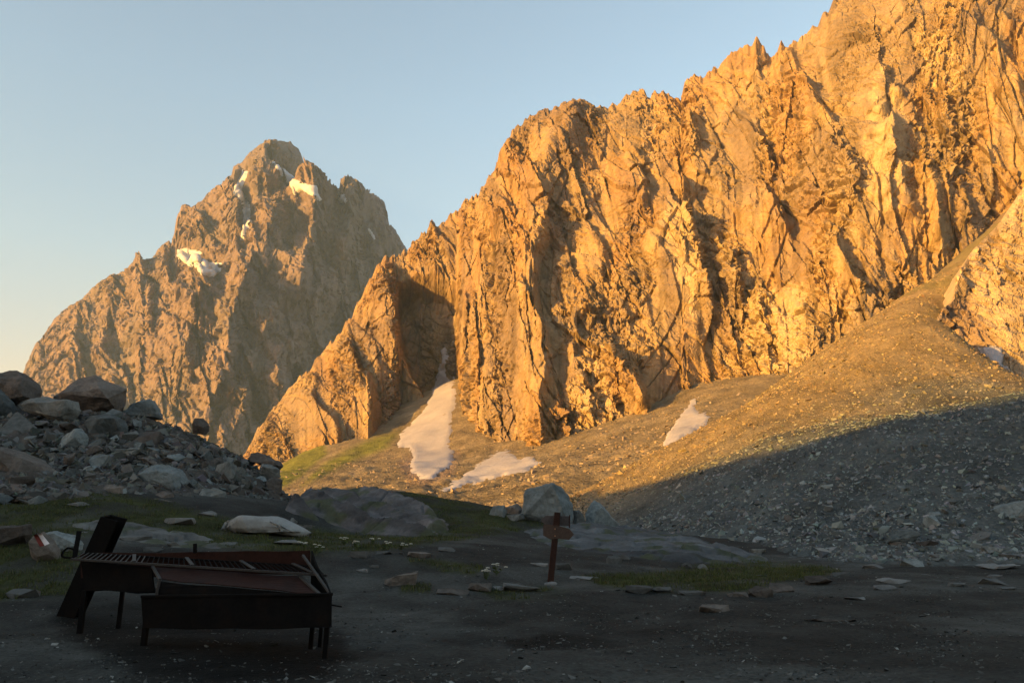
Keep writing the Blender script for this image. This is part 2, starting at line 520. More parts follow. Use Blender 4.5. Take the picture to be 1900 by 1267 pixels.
ca = ca + np.stack([0.35 * ca[..., 1] * 0.5 + 4 * wq, 4 * wq, 0 * wq], -1)
D2 = 0
for sc_, am_, sd_, sh_ in ((7.0, 1.9, 41, 0.25), (3.3, 1.25, 51, -0.3), (1.6, 0.72, 58, 0.2), (0.8, 0.38, 68, -0.2)):
    cb = np.stack([ca[..., 0] + sh_ * ca[..., 1], ca[..., 1] / 2.4, ca[..., 2]], -1) / sc_
    fk, ek = facet3(cb, sd_, 1.6, 0.32)
    D2 = D2 + am_ * fk - (0.45 * am_ * (1 - sstep(0, 0.10, ek)) if sc_ > 2 else 0)
Pw = Pw + N2 * (D2 * mod * amp * (1 - 0.8 * calm))[..., None]
# jagged crest teeth
topw = sstep(0.93, 1.0, v)
Pw = fit_skyline(Pw, v, WALL_SKY, 405, 2000)
Pw[..., 2] += topw * 3.2 * (ridged(s / 7, s * 0 + 2.2, 3, 91) - 0.6)
wx, wy = proj(Pw)
# rock colour: warm grey schist with rusty, dark and pale bands
c1 = 0.5 + 0.5 * np.clip(fbm(ws / 40, wh / 50, 4, 101), -1, 1)
c2 = 0.5 + 0.5 * np.clip(fbm(ws / 7, wh / 16, 4, 111), -1, 1)
pale = np.zeros(px.shape)
for poly in ([(1228,405),(1290,430),(1312,600),(1288,618),(1252,548),(1226,480)], [(1605,200),(1660,150),(1692,250),(1688,420),(1640,455),(1600,420)],
             [(1385,560),(1490,510),(1520,680),(1400,735)], [(1085,640),(1135,700),(1165,800),(1080,840),(1040,760)], [(1690,60),(1780,90),(1800,200),(1720,180)]):
    pale = np.maximum(pale, poly_mask(px + 16 * fbm(px / 18, py / 30, 3, 83), py + 16 * fbm(px / 18, py / 30, 3, 84), poly, 30))
base = np.array([0.285, 0.210, 0.116]); rust = np.array([0.250, 0.158, 0.074]); grey = np.array([0.175, 0.138, 0.100]); palec = np.array([0.42, 0.33, 0.19])
colw = base[None, None] * (0.75 + 0.5 * c2[..., None])
colw = colw + (rust - colw) * (0.7 * sstep(0.45, 0.75, c1))[..., None]
colw = colw + (grey - colw) * (0.6 * sstep(0.55, 0.30, c1))[..., None]
mv = sstep(0.48, 0.72, 0.5 + 0.5 * fbm(ws / 24 + 3, wh / 60, 4, 121)); st_ = sstep(0.52, 0.75, 0.5 + 0.5 * fbm(ws / 3.5, wh / 40, 3, 131))
colw = colw + (np.array([0.125, 0.092, 0.075]) - colw) * (0.45 * mv)[..., None]
colw = colw * (1 - 0.28 * st_)[..., None]
colw = colw + (palec - colw) * (0.55 * sstep(0.35, 0.8, pale * (0.5 + 0.75 * c2)))[..., None]
dull = sstep(1400, 950, px + 120 * fbm(px / 150, py / 150, 3, 151))[..., None]
colw = colw * (1 - dull * np.array([0.10, 0.13, 0.13]))
Pfull = back_side(Pw, 12, 16, 10)
colf = np.concatenate([colw, np.repeat(colw[-1:], 12, 0)], 0)
cliff = link("cliff_wall", mesh_from("cliff_wall", Pfull, grid_faces(NRW + 12, NCW), M_CLIFF, colf, smooth=False))
tag(cliff, kind="structure")
sn = make_snow(Pw, wx, wy, WALL_SNOW[0][0], 1.6, 6, 8, "snow_couloir", M_SNOW, 2)
tag(sn, "narrow grey snow tongue high in the shaded gully above the snow cone", "snow", "snow patches")

# ---- the far peak on the left
PEAK_SKY = [(-150,900,1700),(-60,790,1738),(20,725,1772),(40,694,1780),(52,664,1803),(64,640,1825),(80,622,1856),(100,592,1893),(125,568,1941),(150,556,1945),(172,532,1940),(197,515,1934),(205,508,1932),(218,508,1929),(235,496,1925),(246,486,1923),(252,466,1921),(258,464,1920),(266,480,1918),(282,478,1914),(292,462,1912),(303,452,1910),(318,444,1909),(324,424,1909),(328,400,1909),(336,380,1908),(348,378,1908),(354,384,1907),(372,374,1906),(392,350,1905),(410,340,1904),(430,320,1904),(434,308,1903),(448,300,1903),(462,284,1902),(480,270,1901),(492,260,1900),(510,258,1917),(524,264,1940),(538,262,1963),(552,274,1987),(568,298,2023),(585,304,2072),(600,318,2115),(610,330,2144),(620,342,2172),(626,344,2190),(634,330,2213),(645,323,2244),(660,332,2285),(680,348,2340),(700,364,2395),(716,376,2439),(720,402,2450),(736,430,2494),(758,466,2554),(800,520,2636),(860,600,2750)]
PEAK_BASE = [(-150,960,1250),(0,940,1250),(300,920,1200),(450,930,1180),(540,930,1230),(640,930,1250),(760,930,1380),(860,930,1480)]
NCP, NRP = 500, 350
P, v = loft(PEAK_SKY, PEAK_BASE, NCP, NRP, -60, 850, vpow=1.15)
px, py = proj(P)
s, h = face_coords(P)
Np = grid_normals(P)
if Np[200, 300, 1] > 0: Np = -Np
Np = valley_dir(P)
PEAK_RIBS = [
    ([(492,262),(484,310),(500,345),(505,375)], 55, 60, 24),
    ([(400,345),(420,390),(436,430),(440,460)], 50, 40, 20),
    ([(336,380),(360,420),(372,455)], 46, 40, 18),
    ([(520,400),(500,450),(470,520),(430,600),(400,680)], 34, 60, 26),
    ([(545,392),(600,378),(655,378),(690,430),(720,480),(742,520)], 90, 50, 22),
    ([(600,385),(590,450),(560,520),(545,600)], 60, 40, 18),
    ([(655,380),(650,450),(622,540),(590,620)], 55, 40, 16),
    ([(252,466),(262,520),(268,590),(262,660)], 60, 40, 18),
    ([(205,512),(200,570),(190,640),(160,700)], 40, 40, 16),
    ([(300,470),(300,540),(320,600),(318,680)], 40, 40, 18),
    ([(370,520),(360,590),(340,660),(330,740)], 60, 50, 22),
    ([(450,560),(430,640),(410,720),(390,790)], 55, 50, 20),
    ([(520,560),(490,640),(460,720),(440,790)], 40, 40, 18),
    ([(560,620),(530,690),(500,750)], 35, 30, 14),
    ([(140,570),(135,640),(130,720)], 35, 34, 16),
    ([(645,323),(660,370),(690,400)], 20, 20, 30),
]
ws = s + 22 * fbm(s / 200, h / 260, 2, 205); wh = h + 20 * fbm(s / 220 + 4, h / 260, 2, 206)
D = ribs(px + 8 * fbm(px / 50, py / 50, 2, 63, 0.35), py + 8 * fbm(px / 50, py / 50, 2, 64, 0.35), PEAK_RIBS) * 1.7
D += 22 * ridged((ws + 0.4 * wh) / 190, wh / 480, 2, 208) + 20 * ridged((ws + 0.3 * wh) / 80, wh / 200, 3, 218, 0.5)
f0, e0 = facet((ws + 0.5 * wh) / 130, wh / 190, 229, 1.2, 0.4)
f1, e1 = facet((ws + 0.5 * wh) / 60, wh / 95, 231, 1.4, 0.35)
D += 24 * f0 + 17 * f1 - 6 * (1 - sstep(0, 0.08, e1))
PEAK_SNOW = [
    ([(331,463),(345,460),(360,463),(374,466),(372,482),(368,496),(352,496),(340,486),(330,474)], "left", "white snow patch in the notch left of the peak, left one of the pair"),
    ([(372,482),(392,486),(412,488),(410,504),(396,514),(374,510),(368,496)], "right", "white snow patch in the notch left of the peak, right one of the pair"),
    ([(452,316),(462,318),(452,342),(448,356),(458,366),(466,388),(464,404),(468,414),(456,430),(452,446),(446,446),(450,424),(452,400),(448,378),(440,362),(432,362),(434,348)], "couloir", "thin white snow couloir running down below the peak's summit"),
    ([(500,296),(520,312),(545,330),(570,342),(588,346),(584,358),(604,372),(590,372),(562,354),(546,364),(544,348),(520,326)], "band", "white snow band slanting across the shaded upper right of the peak"),
    ([(628,350),(640,362),(650,374),(648,378),(630,376),(626,360)], "notch", "small white snow patch in the notch beside the peak's right shoulder"),
    ([(682,420),(690,430),(698,442),(694,444),(684,432)], "streak", "tiny snow streak on the shaded right flank of the peak"),
]
calm = np.zeros(px.shape)
for q in PEAK_SNOW: calm = np.maximum(calm, poly_mask(px, py, q[0], 14))
amp = (0.3 + 0.7 * sstep(0, 0.10, 1 - v))
D = D * amp * (1 - 0.9 * calm)
Pp = P + Np * D[..., None]
N2 = grid_normals(blur(Pp, 8)); N2 = np.where(np.sum(N2 * Np, -1, keepdims=True) < 0, -N2, N2)
N2 = flat_n(N2 + 0.8 * Np)
ca = face_axes(Pp); D2 = 0
for sc_, am_, sd_, sh_ in ((30.0, 9.0, 241, 0.3), (13.0, 3.8, 251, -0.3), (6.0, 1.9, 261, 0.2)):
    cb = np.stack([ca[..., 0] + sh_ * ca[..., 1], ca[..., 1] / 3.0, ca[..., 2]], -1) / sc_
    fk, ek = facet3(cb, sd_, 1.6, 0.32)
    D2 = D2 + am_ * fk - (0.45 * am_ * (1 - sstep(0, 0.10, ek)) if sc_ > 10 else 0)
Pp = Pp + N2 * (D2 * amp * (1 - 0.9 * calm))[..., None]
topw = sstep(0.94, 1.0, v)
Pp = fit_skyline(Pp, v, PEAK_SKY, -60, 850)
Pp[..., 2] += topw * 3.0 * (ridged(s / 22, s * 0 + 1.2, 3, 291) - 0.6)
qx, qy = proj(Pp)
c1 = 0.5 + 0.5 * np.clip(fbm(ws / 150, wh / 200, 4, 301), -1, 1); c2 = 0.5 + 0.5 * np.clip(fbm(ws / 30, wh / 60, 4, 311), -1, 1)
base = np.array([0.140, 0.106, 0.094])
colp = base * (0.75 + 0.5 * c2[..., None])
colp = colp + (np.array([0.12, 0.102, 0.092]) - colp) * (0.6 * sstep(0.55, 0.30, c1))[..., None]
Pfull = back_side(Pp, 12, 60, 30)
colf = np.concatenate([colp, np.repeat(colp[-1:], 12, 0)], 0)
peak = link("mountain_peak", mesh_from("mountain_peak", Pfull, grid_faces(NRP + 12, NCP), M_PEAK, colf, smooth=False))
tag(peak, kind="structure")
for poly, _, lab in PEAK_SNOW:
    o = make_snow(Pp, qx, qy, poly, 5.5, 2, 1, "snow_patch", M_SNOWFAR, 1)
    tag(o, lab, "snow", "snow patches")

# ---- rock outcrop behind the scree on the right edge
OUT_SKY = [(1735,604,95),(1745,585,97),(1765,560,100),(1785,500,106),(1800,470,109),(1830,440,112),(1850,420,114),(1880,380,117),(1900,350,120),(1950,300,124),(2050,230,130),(2150,200,134)]
OUT_BASE = [(1735,640,93),(1760,650,93),(1800,700,91),(1860,760,88),(1900,790,86),(2000,820,84),(2150,830,84)]
P, v = loft(OUT_SKY, OUT_BASE, 190, 190, 1736, 2060)
px, py = proj(P)
s, h = face_coords(P)
No = grid_normals(P)
if No[100, 100, 1] > 0: No = -No
No = valley_dir(P)
ws = s + 2.5 * fbm(s / 12, h / 16, 3, 405); wh = h + 2.5 * fbm(s / 12 + 5, h / 16, 3, 406)
f1, e1 = facet((ws + 0.4 * wh) / 5, wh / 10, 431, 1.4, 0.4); f2, e2 = facet((ws - 0.5 * wh) / 2.0, wh / 4, 441, 1.5, 0.35); f3, e3 = facet((ws + 0.5 * wh) / 0.8, wh / 1.6, 451, 1.5, 0.35)
D = 1.4 * ridged(ws / 13, wh / 40, 2, 408) + 0.9 * f1
D *= (0.3 + 0.7 * sstep(0, 0.1, 1 - v))
Po = P + No * D[..., None]
N2 = grid_normals(blur(Po, 6)); N2 = np.where(np.sum(N2 * No, -1, keepdims=True) < 0, -N2, N2); N2 = flat_n(N2 + 0.8 * No)
ca = face_axes(Po); D2 = 0
for sc_, am_, sd_, sh_ in ((2.4, 0.6, 441, 0.25), (1.1, 0.34, 451, -0.3), (0.5, 0.16, 461, 0.2)):
    fk, ek = facet3(np.stack([ca[..., 0] + sh_ * ca[..., 1], ca[..., 1] / 2.6, ca[..., 2]], -1) / sc_, sd_, 1.6, 0.32)
    D2 = D2 + am_ * fk - 0.4 * am_ * (1 - sstep(0, 0.1, ek))
Po = Po + N2 * (D2 * (0.3 + 0.7 * sstep(0, 0.1, 1 - v)))[..., None]
c2 = 0.5 + 0.5 * np.clip(fbm(ws / 4, wh / 10, 4, 411), -1, 1)
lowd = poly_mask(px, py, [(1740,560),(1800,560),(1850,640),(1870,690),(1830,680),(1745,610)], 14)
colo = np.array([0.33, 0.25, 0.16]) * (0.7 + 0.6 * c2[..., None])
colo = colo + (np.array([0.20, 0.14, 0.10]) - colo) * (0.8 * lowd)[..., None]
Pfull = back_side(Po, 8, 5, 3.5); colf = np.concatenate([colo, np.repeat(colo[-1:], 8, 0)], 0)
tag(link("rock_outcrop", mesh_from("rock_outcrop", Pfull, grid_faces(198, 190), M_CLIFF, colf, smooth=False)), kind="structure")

# ------------------------------------------------------------------ height fields: scree cone, valley apron, near ground
def pts3(lst):
    return np.array([at(a, b, Y) for a, b, Y in lst])

SCREE_PTS = np.vstack([pts3([
    (1130,985,54),(1250,1010,40),(1400,1042,30),(1560,1060,25),(1750,1050,26),(1900,1040,27),(2060,1036,27.5),
    (1110,920,70),(1300,875,58),(1500,820,50),(1700,770,47),(1900,735,47),(2060,715,47),
    (1200,900,66),(1350,930,45),(1600,930,36),(1800,900,35),(1980,890,35),
    (1100,903,84),(1210,850,80),(1320,790,80),(1410,742,83),(1500,690,88),(1600,605,101),(1620,590,105),(1700,535,118),(1800,455,140),(1850,410,155),
    (1600,720,68),(1720,603,80),(1745,600,83),(1800,652,74),(1860,705,64),(1900,736,58),(1680,650,74),(1990,800,50),
    (1320,815,112),(1500,735,128),(1700,600,160),(1850,470,190),(1830,690,90),(1880,735,84),(1940,800,80),(1700,566,100),(1100,930,110),(1000,960,90),(1000,985,60),(2060,800,92)])])
scree_f = TPS(SCREE_PTS, 1e-5)
GROUND_PTS = []
for xx in (-12, -4, 4, 12, 20):
    for yy in (-30, -10, 4, 10, 16): GROUND_PTS.append((xx, yy, 0.0))
for xx in (-60, 60):
    for yy in (-30, 0): GROUND_PTS.append((xx, yy, 0.3))
GROUND_PTS = np.vstack([np.array(GROUND_PTS), pts3([
    (0,1110,14.5),(0,1000,20),(0,940,23.8),(150,930,24.6),(300,945,25.5),(430,950,26.8),(540,945,30),(100,1020,18.5),(300,1000,21),(480,975,25),
    (580,925,37),(650,912,38),(700,910,39),(760,913,40),(820,927,41),(900,945,42),(980,956,44),
    (600,985,29),(700,990,28),(820,985,29.5),(620,1030,20),(800,1040,19.5),(1020,1080,17.8),(900,1000,27),(1000,985,31),
    (1100,975,38),(1180,985,40),(1300,1010,32),(1200,1030,25),(1400,1040,27),(1560,1058,23.5),(1400,1085,17.6),(1250,1100,16.3),(1900,1045,25),(1750,1052,24),(2050,1045,25)]),
    np.array([(-26, 37.5, 3.0), (-12.5, 41, 2.2), (-4, 52, -1.0), (6, 60, -0.5), (-30, 70, -2), (-10, 75, -4), (10, 90, -1), (40, 60, 1), (50, 100, 2), (-60, 60, 4), (-60, 110, -3), (20, 48, 0.5)])])
ground_f = TPS(GROUND_PTS, 2e-5)

def ground_z(x, y):
    x = np.asarray(x, float); y = np.asarray(y, float)
    z = ground_f(x, y)
    return z + 0.05 * fbm(x / 2.2, y / 2.2, 3, 501) + 0.14 * fbm(x / 7, y / 7, 2, 503) * sstep(14, 26, y)

# off-frame mountain shoulder that shades the whole near ground (its crest set so that the shade ends on the scree as in the photo)
def scree_hit(px_, py_):
    dx, dy, dz = ray(px_, py_)
    ys = np.linspace(24, 150, 1200)
    zz = EYE + dz / dy * ys; sz = scree_f(dx / dy * ys, ys)
    k = np.argmax(zz < sz)
    return np.array([dx / dy * ys[k], ys[k], zz[k]])
prof = []
for a, b in [(1100,926),(1150,912),(1200,898),(1300,872),(1400,846),(1500,821),(1600,796),(1700,772),(1800,752),(1895,737)]:
    p = scree_hit(a, b)
    q = p - LD * ((110.0 + p[0] * math.sin(SUN_AZ) + p[1] * math.cos(SUN_AZ)) / math.hypot(LD[0], LD[1]))
    perp = p[0] * math.cos(SUN_AZ) - p[1] * math.sin(SUN_AZ)
    prof.append((perp, q[2]))
prof.sort()
print("shade profile", [(round(a, 1), round(b, 1)) for a, b in prof])

link_dir = np.array([math.sin(SUN_AZ), math.cos(SUN_AZ)]); perp_dir = np.array([math.cos(SUN_AZ), -math.sin(SUN_AZ)])
pr = np.array(prof)
k0 = (pr[2, 1] - pr[0, 1]) / (pr[2, 0] - pr[0, 0])
per = np.linspace(-120, 220, 260)
crest = np.interp(per, pr[:, 0], pr[:, 1])
crest = np.where(per < pr[0, 0], pr[0, 1] + np.minimum(k0, 0.9) * (per - pr[0, 0]), crest)
crest = crest + 1.5 * sstep(pr[0, 0] + 2, pr[0, 0] - 2, per) * sstep(pr[0, 0] - 16, pr[0, 0] - 11, per) + np.where(per < pr[0, 0], np.minimum(k0, 0.9) * np.minimum(pr[0, 0] - per, 11), 0)
crest = np.where(per > pr[-1, 0], pr[-1, 1] + 0.45 * (per - pr[-1, 0]), crest)
crest = np.minimum(crest, 56 + 5 * np.sin(per / 30))
crest = np.maximum(crest, -8)
w = np.linspace(-110, 85, 100)
W, PE = np.meshgrid(w, per, indexing='ij')
CR = np.repeat(crest[None], len(w), 0)
ctr = -0.0
SX = link_dir[0] * (-110 + W) + perp_dir[0] * PE
SY = link_dir[1] * (-110 + W) + perp_dir[1] * PE
fall = np.abs(W)
wob = 1.0 * fbm(SX / 20, SY / 20, 4, 601)
SZ = CR - fall * 0.75 * (0.9 + 0.1 * np.cos(PE / 17)) + wob * 6 * sstep(6, 40, fall)
SZ = np.maximum(SZ, -9)
cs = np.array([0.17, 0.15, 0.13]) * (0.8 + 0.3 * fbm(SX / 9, SY / 9, 3, 611))[..., None]
tag(link("mountain_shoulder", mesh_from("mountain_shoulder", np.stack([SX, SY, SZ], -1), grid_faces(*SX.shape), M_CLIFF, cs)), kind="structure")

# scree mesh
ncs, nrs = 330, 260
A = np.linspace(0.02, 0.80, ncs); Yr = 20.0 * (190 / 20.0) ** np.linspace(0, 1, nrs)
AX, YY = np.meshgrid(A, Yr)
X = AX * YY
Z = scree_f(X, YY)
Z = Z + 0.20 * fbm(X / 6, YY / 6, 3, 701) * sstep(25, 45, YY) + 0.14 * ridged(X / 1.7, YY / 1.7, 3, 705) + 0.05 * fbm(X / 0.5, YY / 0.5, 2, 707)
Z = Z - 1.2 * sstep(0.10, 0.02, AX)
PS = np.stack([X, YY, Z], -1)
spx, spy = proj(PS)
cc = 0.5 + 0.5 * np.clip(fbm(X / 5, YY / 5, 4, 711), -1, 1)
warm = sstep(48, 75, YY + 6 * fbm(X / 10, YY / 10, 3, 713))[..., None]  # cool shaded tone near, warm sunlit tone far, painted into the gravel colour
cols = (np.array([0.072, 0.083, 0.082]) * (1 - warm) + np.array([0.215, 0.155, 0.080]) * warm) * (0.65 + 0.7 * cc[..., None])  # near tone darker, painted as shade in the gaps between stones
gr = sstep(0.35, 0.6, 0.5 + 0.5 * fbm(X / 9, YY / 14, 4, 715)) * sstep(85, 115, YY)
cols = cols + (np.array([0.17, 0.145, 0.055]) - cols) * (0.6 * gr)[..., None]
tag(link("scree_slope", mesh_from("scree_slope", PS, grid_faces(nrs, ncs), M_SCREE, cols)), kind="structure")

# valley apron
APRON_PTS = np.vstack([pts3([
    (400,930,200),(540,938,125),(700,922,125),(830,922,112),(950,948,88),(1050,955,78),(1150,960,76),
    (440,905,330),(480,892,330),(530,872,320),(580,842,345),(620,826,358),(640,828,350),(720,800,372),(750,770,395),(800,745,410),(840,720,420),(560,880,230),(640,875,230),(700,862,260),(770,890,190),(840,880,215),(850,835,300),
    (900,872,190),(950,845,258),(1010,855,228),(1000,885,140),(1100,812,238),(1150,880,110),(1150,850,160),(1230,755,262),(1235,830,150),(1320,708,285),(1320,780,175),(1400,690,300),(1400,760,190),(1500,640,320),(1700,520,330),(820,910,135)]),
    np.array([(-200, 200, -8), (-300, 420, -4), (-150, 100, -8), (-100, 60, -8), (60, 60, -4), (-260, 500, 0), (-150, 380, 12), (-330, 300, -8)])])
apron_f = TPS(APRON_PTS, 1e-5)
nca, nra = 350, 280
A = np.linspace(-0.75, 0.62, nca); Yr = 56.0 * (520 / 56.0) ** np.linspace(0, 1, nra)
AX, YY = np.meshgrid(A, Yr); X = AX * YY
Z = apron_f(X, YY) + 0.9 * fbm(X / 14, YY / 14, 3, 801) * sstep(70, 120, YY) + 0.40 * ridged(X / 4.5, YY / 4.5, 4, 805, 0.6)
PA = np.stack([X, YY, Z], -1)
apx, apy = proj(PA)
cc = 0.5 + 0.5 * np.clip(fbm(X / 12, YY / 12, 4, 811), -1, 1)
cola = np.array([0.185, 0.145, 0.090]) * (0.65 + 0.7 * cc[..., None])
grn = np.maximum(poly_mask(apx, apy, [(505,905),(520,868),(590,800),(605,840),(560,880),(530,900)], 9), 0.8 * poly_mask(apx, apy, [(600,862),(640,838),(700,810),(740,800),(720,828),(650,856),(560,900)], 10))
grn = np.clip(grn * (0.5 + 0.9 * cc), 0, 1)
cola = cola + (np.array([0.135, 0.140, 0.028]) - cola) * (0.95 * np.clip(1.5 * grn, 0, 1))[..., None]
pink = poly_mask(apx, apy, [(740,860),(790,830),(850,840),(840,880),(790,900),(760,895)], 12)
cola = cola + (np.array([0.26, 0.18, 0.15]) - cola) * (0.6 * pink)[..., None]
tag(link("valley_slope", mesh_from("valley_slope", PA, grid_faces(nra, nca), M_VALLEY, cola)), kind="structure")

AP_SNOW = [
    ([(832,688),(842,704),(846,728),(846,752),(836,780),(838,800),(830,830),(842,838),(840,860),(815,880),(795,892),(775,886),(760,870),(765,840),(752,830),(738,828),(742,806),(770,780),(790,758),(806,722),(820,692)], "pinkish snow cone spreading from the foot of the gully", 0.45),
    ([(815,912),(850,890),(880,866),(905,850),(925,838),(945,836),(955,842),(962,852),(985,846),(1004,858),(985,872),(940,884),(900,892),(860,903),(830,914)], "broad pinkish snowfield at the foot of the wall, behind the big block", 0.35),
    ([(1230,834),(1234,815),(1250,790),(1272,758),(1284,742),(1296,732),(1288,752),(1296,764),(1312,768),(1320,776),(1302,792),(1270,812),(1245,828)], "pink snow patch under the cliff beside the scree crest", 0.4),
]
# where a snow polygon lies higher than the apron surface it still follows the apron grid
for poly, lab, off in AP_SNOW:
    o = make_snow(PA, apx, apy, poly, off, 5, 3, "snow_field", M_SNOW, 4)
    tag(o, lab, "snow", "snow patches")
o = make_snow(Po, *proj(Po), [(1815,645),(1838,646),(1858,648),(1862,664),(1858,676),(1876,690),(1868,694),(1845,680),(1828,664)], 0.5, 4, 10, "snow_field", M_SNOW, 2)
tag(o, "small pale snow patch in the hollow behind the scree crest on the right", "snow", "snow patches")

# near ground
ncg, nrg = 350, 280
A = np.linspace(-0.95, 0.95, ncg); Yr = 4.0 * (95 / 4.0) ** np.linspace(0, 1, nrg)
AX, YY = np.meshgrid(A, Yr); X = AX * YY
Z = ground_z(X, YY) + 0.012 * fbm(X / 0.35, YY / 0.35, 3, 901)
PG = np.stack([X, YY, Z], -1)
gpx, gpy = proj(PG)
def grass_mask(gx, gy, x, y):
    m = np.zeros(gx.shape)
    for poly, soft, k in (([(-200,900),(0,905),(200,915),(330,940),(420,965),(600,985),(700,1000),(820,1000),(700,1015),(560,1025),(400,1010),(200,985),(100,1000),(170,1040),(130,1100),(0,1112),(-200,1120)], 14, 1.0),
                          ([(730,905),(820,925),(900,942),(1000,955),(1040,965),(960,985),(850,1000),(760,1010),(700,1000),(830,985),(820,960),(760,935)], 8, 1.0),
                          ([(1080,1068),(1200,1062),(1380,1040),(1480,1042),(1560,1060),(1490,1072),(1400,1095),(1250,1100),(1120,1088)], 6, 0.95),
                          ([(755,1032),(820,1040),(900,1052),(880,1066),(820,1060),(760,1045)], 5, 0.9),
                          ([(880,1092),(960,1088),(1060,1092),(1050,1110),(920,1112)], 6, 0.6),
                          ([(740,1080),(800,1084),(800,1100),(745,1100)], 5, 0.6),
                          ([(500,985),(640,1000),(780,1010),(640,1028),(560,1030)], 8, 0.9)):
        m = np.maximum(m, k * poly_mask(gx, gy, poly, soft))
    n = 0.5 + 0.5 * fbm(x / 1.6, y / 1.6, 4, 911)
    return np.clip(m * (0.35 + 1.0 * sstep(0.25, 0.6, n)), 0, 1)
GM = grass_mask(gpx, gpy, X, YY)
cc = 0.5 + 0.5 * np.clip(fbm(X / 1.8, YY / 1.8, 4, 921), -1, 1)
cd_ = 0.5 + 0.5 * np.clip(fbm(X / 6, YY / 4, 3, 927), -1, 1)
colg = np.array([0.035, 0.038, 0.036]) * (0.6 + 0.5 * cc[..., None] + 0.7 * sstep(0.4, 0.75, cd_)[..., None])
grill_shade = poly_mask(gpx + 14 * fbm(X / .6, YY / .6, 3, 931), gpy, [(90,1120),(250,1110),(420,1130),(630,1165),(650,1215),(600,1262),(420,1275),(250,1255),(120,1180)], 22)  # shadow under the barbecue, painted into the soil colour
colg = colg * (1 - 0.75 * grill_shade)[..., None]
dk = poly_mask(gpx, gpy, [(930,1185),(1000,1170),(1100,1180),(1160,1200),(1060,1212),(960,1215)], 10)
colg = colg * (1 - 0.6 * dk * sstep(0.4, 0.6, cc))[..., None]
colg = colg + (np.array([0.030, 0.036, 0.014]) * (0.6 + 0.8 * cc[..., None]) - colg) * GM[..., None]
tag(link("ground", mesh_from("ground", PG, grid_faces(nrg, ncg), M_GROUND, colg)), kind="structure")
# wide ground below everything
wg = np.linspace(-1, 1, 60)
gx, gy = np.meshgrid(wg * 1900, wg * 2250 + 1500)
gz = -9.3 + 0 * gx
tag(link("terrain", mesh_from("terrain", np.stack([gx, gy, gz], -1), grid_faces(60, 60), M_SCREE, np.full((60 * 60, 3), 0.13))), kind="structure")

# ------------------------------------------------------------------ loose rock: materials and templates
M_ROCK = rock_mat("heap_rock", (0.088, 0.098, 0.096), s1=1.3, s2=9.0, var=0.48, bump=0.6, bdist=0.09, objvar=0.48)
M_ROCK_BLUE = rock_mat("blue_grey_rock", (0.110, 0.132, 0.136), s1=1.1, s2=8.0, var=0.48, bump=0.6, bdist=0.09, objvar=0.48)
M_ROCK_BROWN = rock_mat("brown_rock", (0.085, 0.078, 0.070), s1=1.2, s2=8.0, var=0.48, bump=0.6, bdist=0.09, objvar=0.48)
M_ROCK_PALE = rock_mat("pale_rock", (0.20, 0.215, 0.215), s1=1.6, s2=10.0, var=0.22, bump=0.5, bdist=0.04, objvar=0.12)
M_FLATPALE = rock_mat("pale_flat_stone", (0.120, 0.128, 0.128), s1=2.0, s2=14.0, var=0.25, bump=0.5, bdist=0.02, objvar=0.25)
M_FLAT = rock_mat("flat_stone", (0.070, 0.077, 0.077), s1=2.0, s2=14.0, var=0.25, bump=0.5, bdist=0.02, objvar=0.30)
M_STONES = rock_mat("stones", attr=True, s1=2.0, s2=12.0, var=0.20, bump=0.4, bdist=0.03)
M_BEDROCK = rock_mat("bedrock", attr=True, s1=0.9, s2=6.0, var=0.30, bump=0.7, bdist=0.08)

def hull_pts(rs, n, kind):
    p = rs.uniform(-1, 1, (n, 3))
    p = p / np.max(np.abs(p), axis=1, keepdims=True) ** 0.8
    if kind == 'slab': p *= (0.55, 0.42, 0.13)
    elif kind == 'wedge':
        p *= (0.5, 0.4, 0.36); p[:, 0] *= 1 - 0.6 * (p[:, 2] + 0.36)
    elif kind == 'small': p *= (0.5, 0.42, 0.34)
    else: p *= (0.5, 0.42, 0.36)
    return p

def hull_mesh(name, pts, mat, bevel=0.0, cuts=0, noise=0.0, nscale=1.0, seed=0, sharp=35):
    bm = bmesh.new()
    vs = [bm.verts.new(tuple(p)) for p in pts]
    r = bmesh.ops.convex_hull(bm, input=vs)
    bmesh.ops.delete(bm, geom=list({e for e in r["geom_interior"] + r["geom_unused"] if isinstance(e, bmesh.types.BMVert)}), context='VERTS')
    bmesh.ops.dissolve_limit(bm, angle_limit=R(12), verts=bm.verts[:], edges=bm.edges[:])
    if bevel > 0:
        bmesh.ops.bevel(bm, geom=bm.edges[:] , offset=bevel, segments=1, affect='EDGES', profile=0.6)
    bmesh.ops.triangulate(bm, faces=bm.faces[:])
    if cuts:
        for _ in range(cuts):
            bmesh.ops.subdivide_edges(bm, edges=[e for e in bm.edges if e.calc_length() > 0.04 * max(np.ptp(np.asarray(pts), axis=0))], cuts=1, use_grid_fill=True)
            bmesh.ops.triangulate(bm, faces=bm.faces[:])
    if noise:
        from mathutils import noise as mn
        bm.normal_update()
        off = Vector((seed * 3.7, seed * 1.9, seed * 2.3))
        for v_ in bm.verts:
            q = v_.co * nscale + off
            d = mn.fractal(q, 0.9, 2.1, 5) * noise - abs(mn.noise(q * 0.9)) * noise * 0.6
            v_.co += v_.normal * d
    bmesh.ops.recalc_face_normals(bm, faces=bm.faces[:])
    me = bpy.data.meshes.new(name)
    bm.to_mesh(me); bm.free()
    me.materials.append(mat)
    if cuts:
        me.polygons.foreach_set("use_smooth", np.full(len(me.polygons), sharp > 60, bool))
    me.update()
    return me

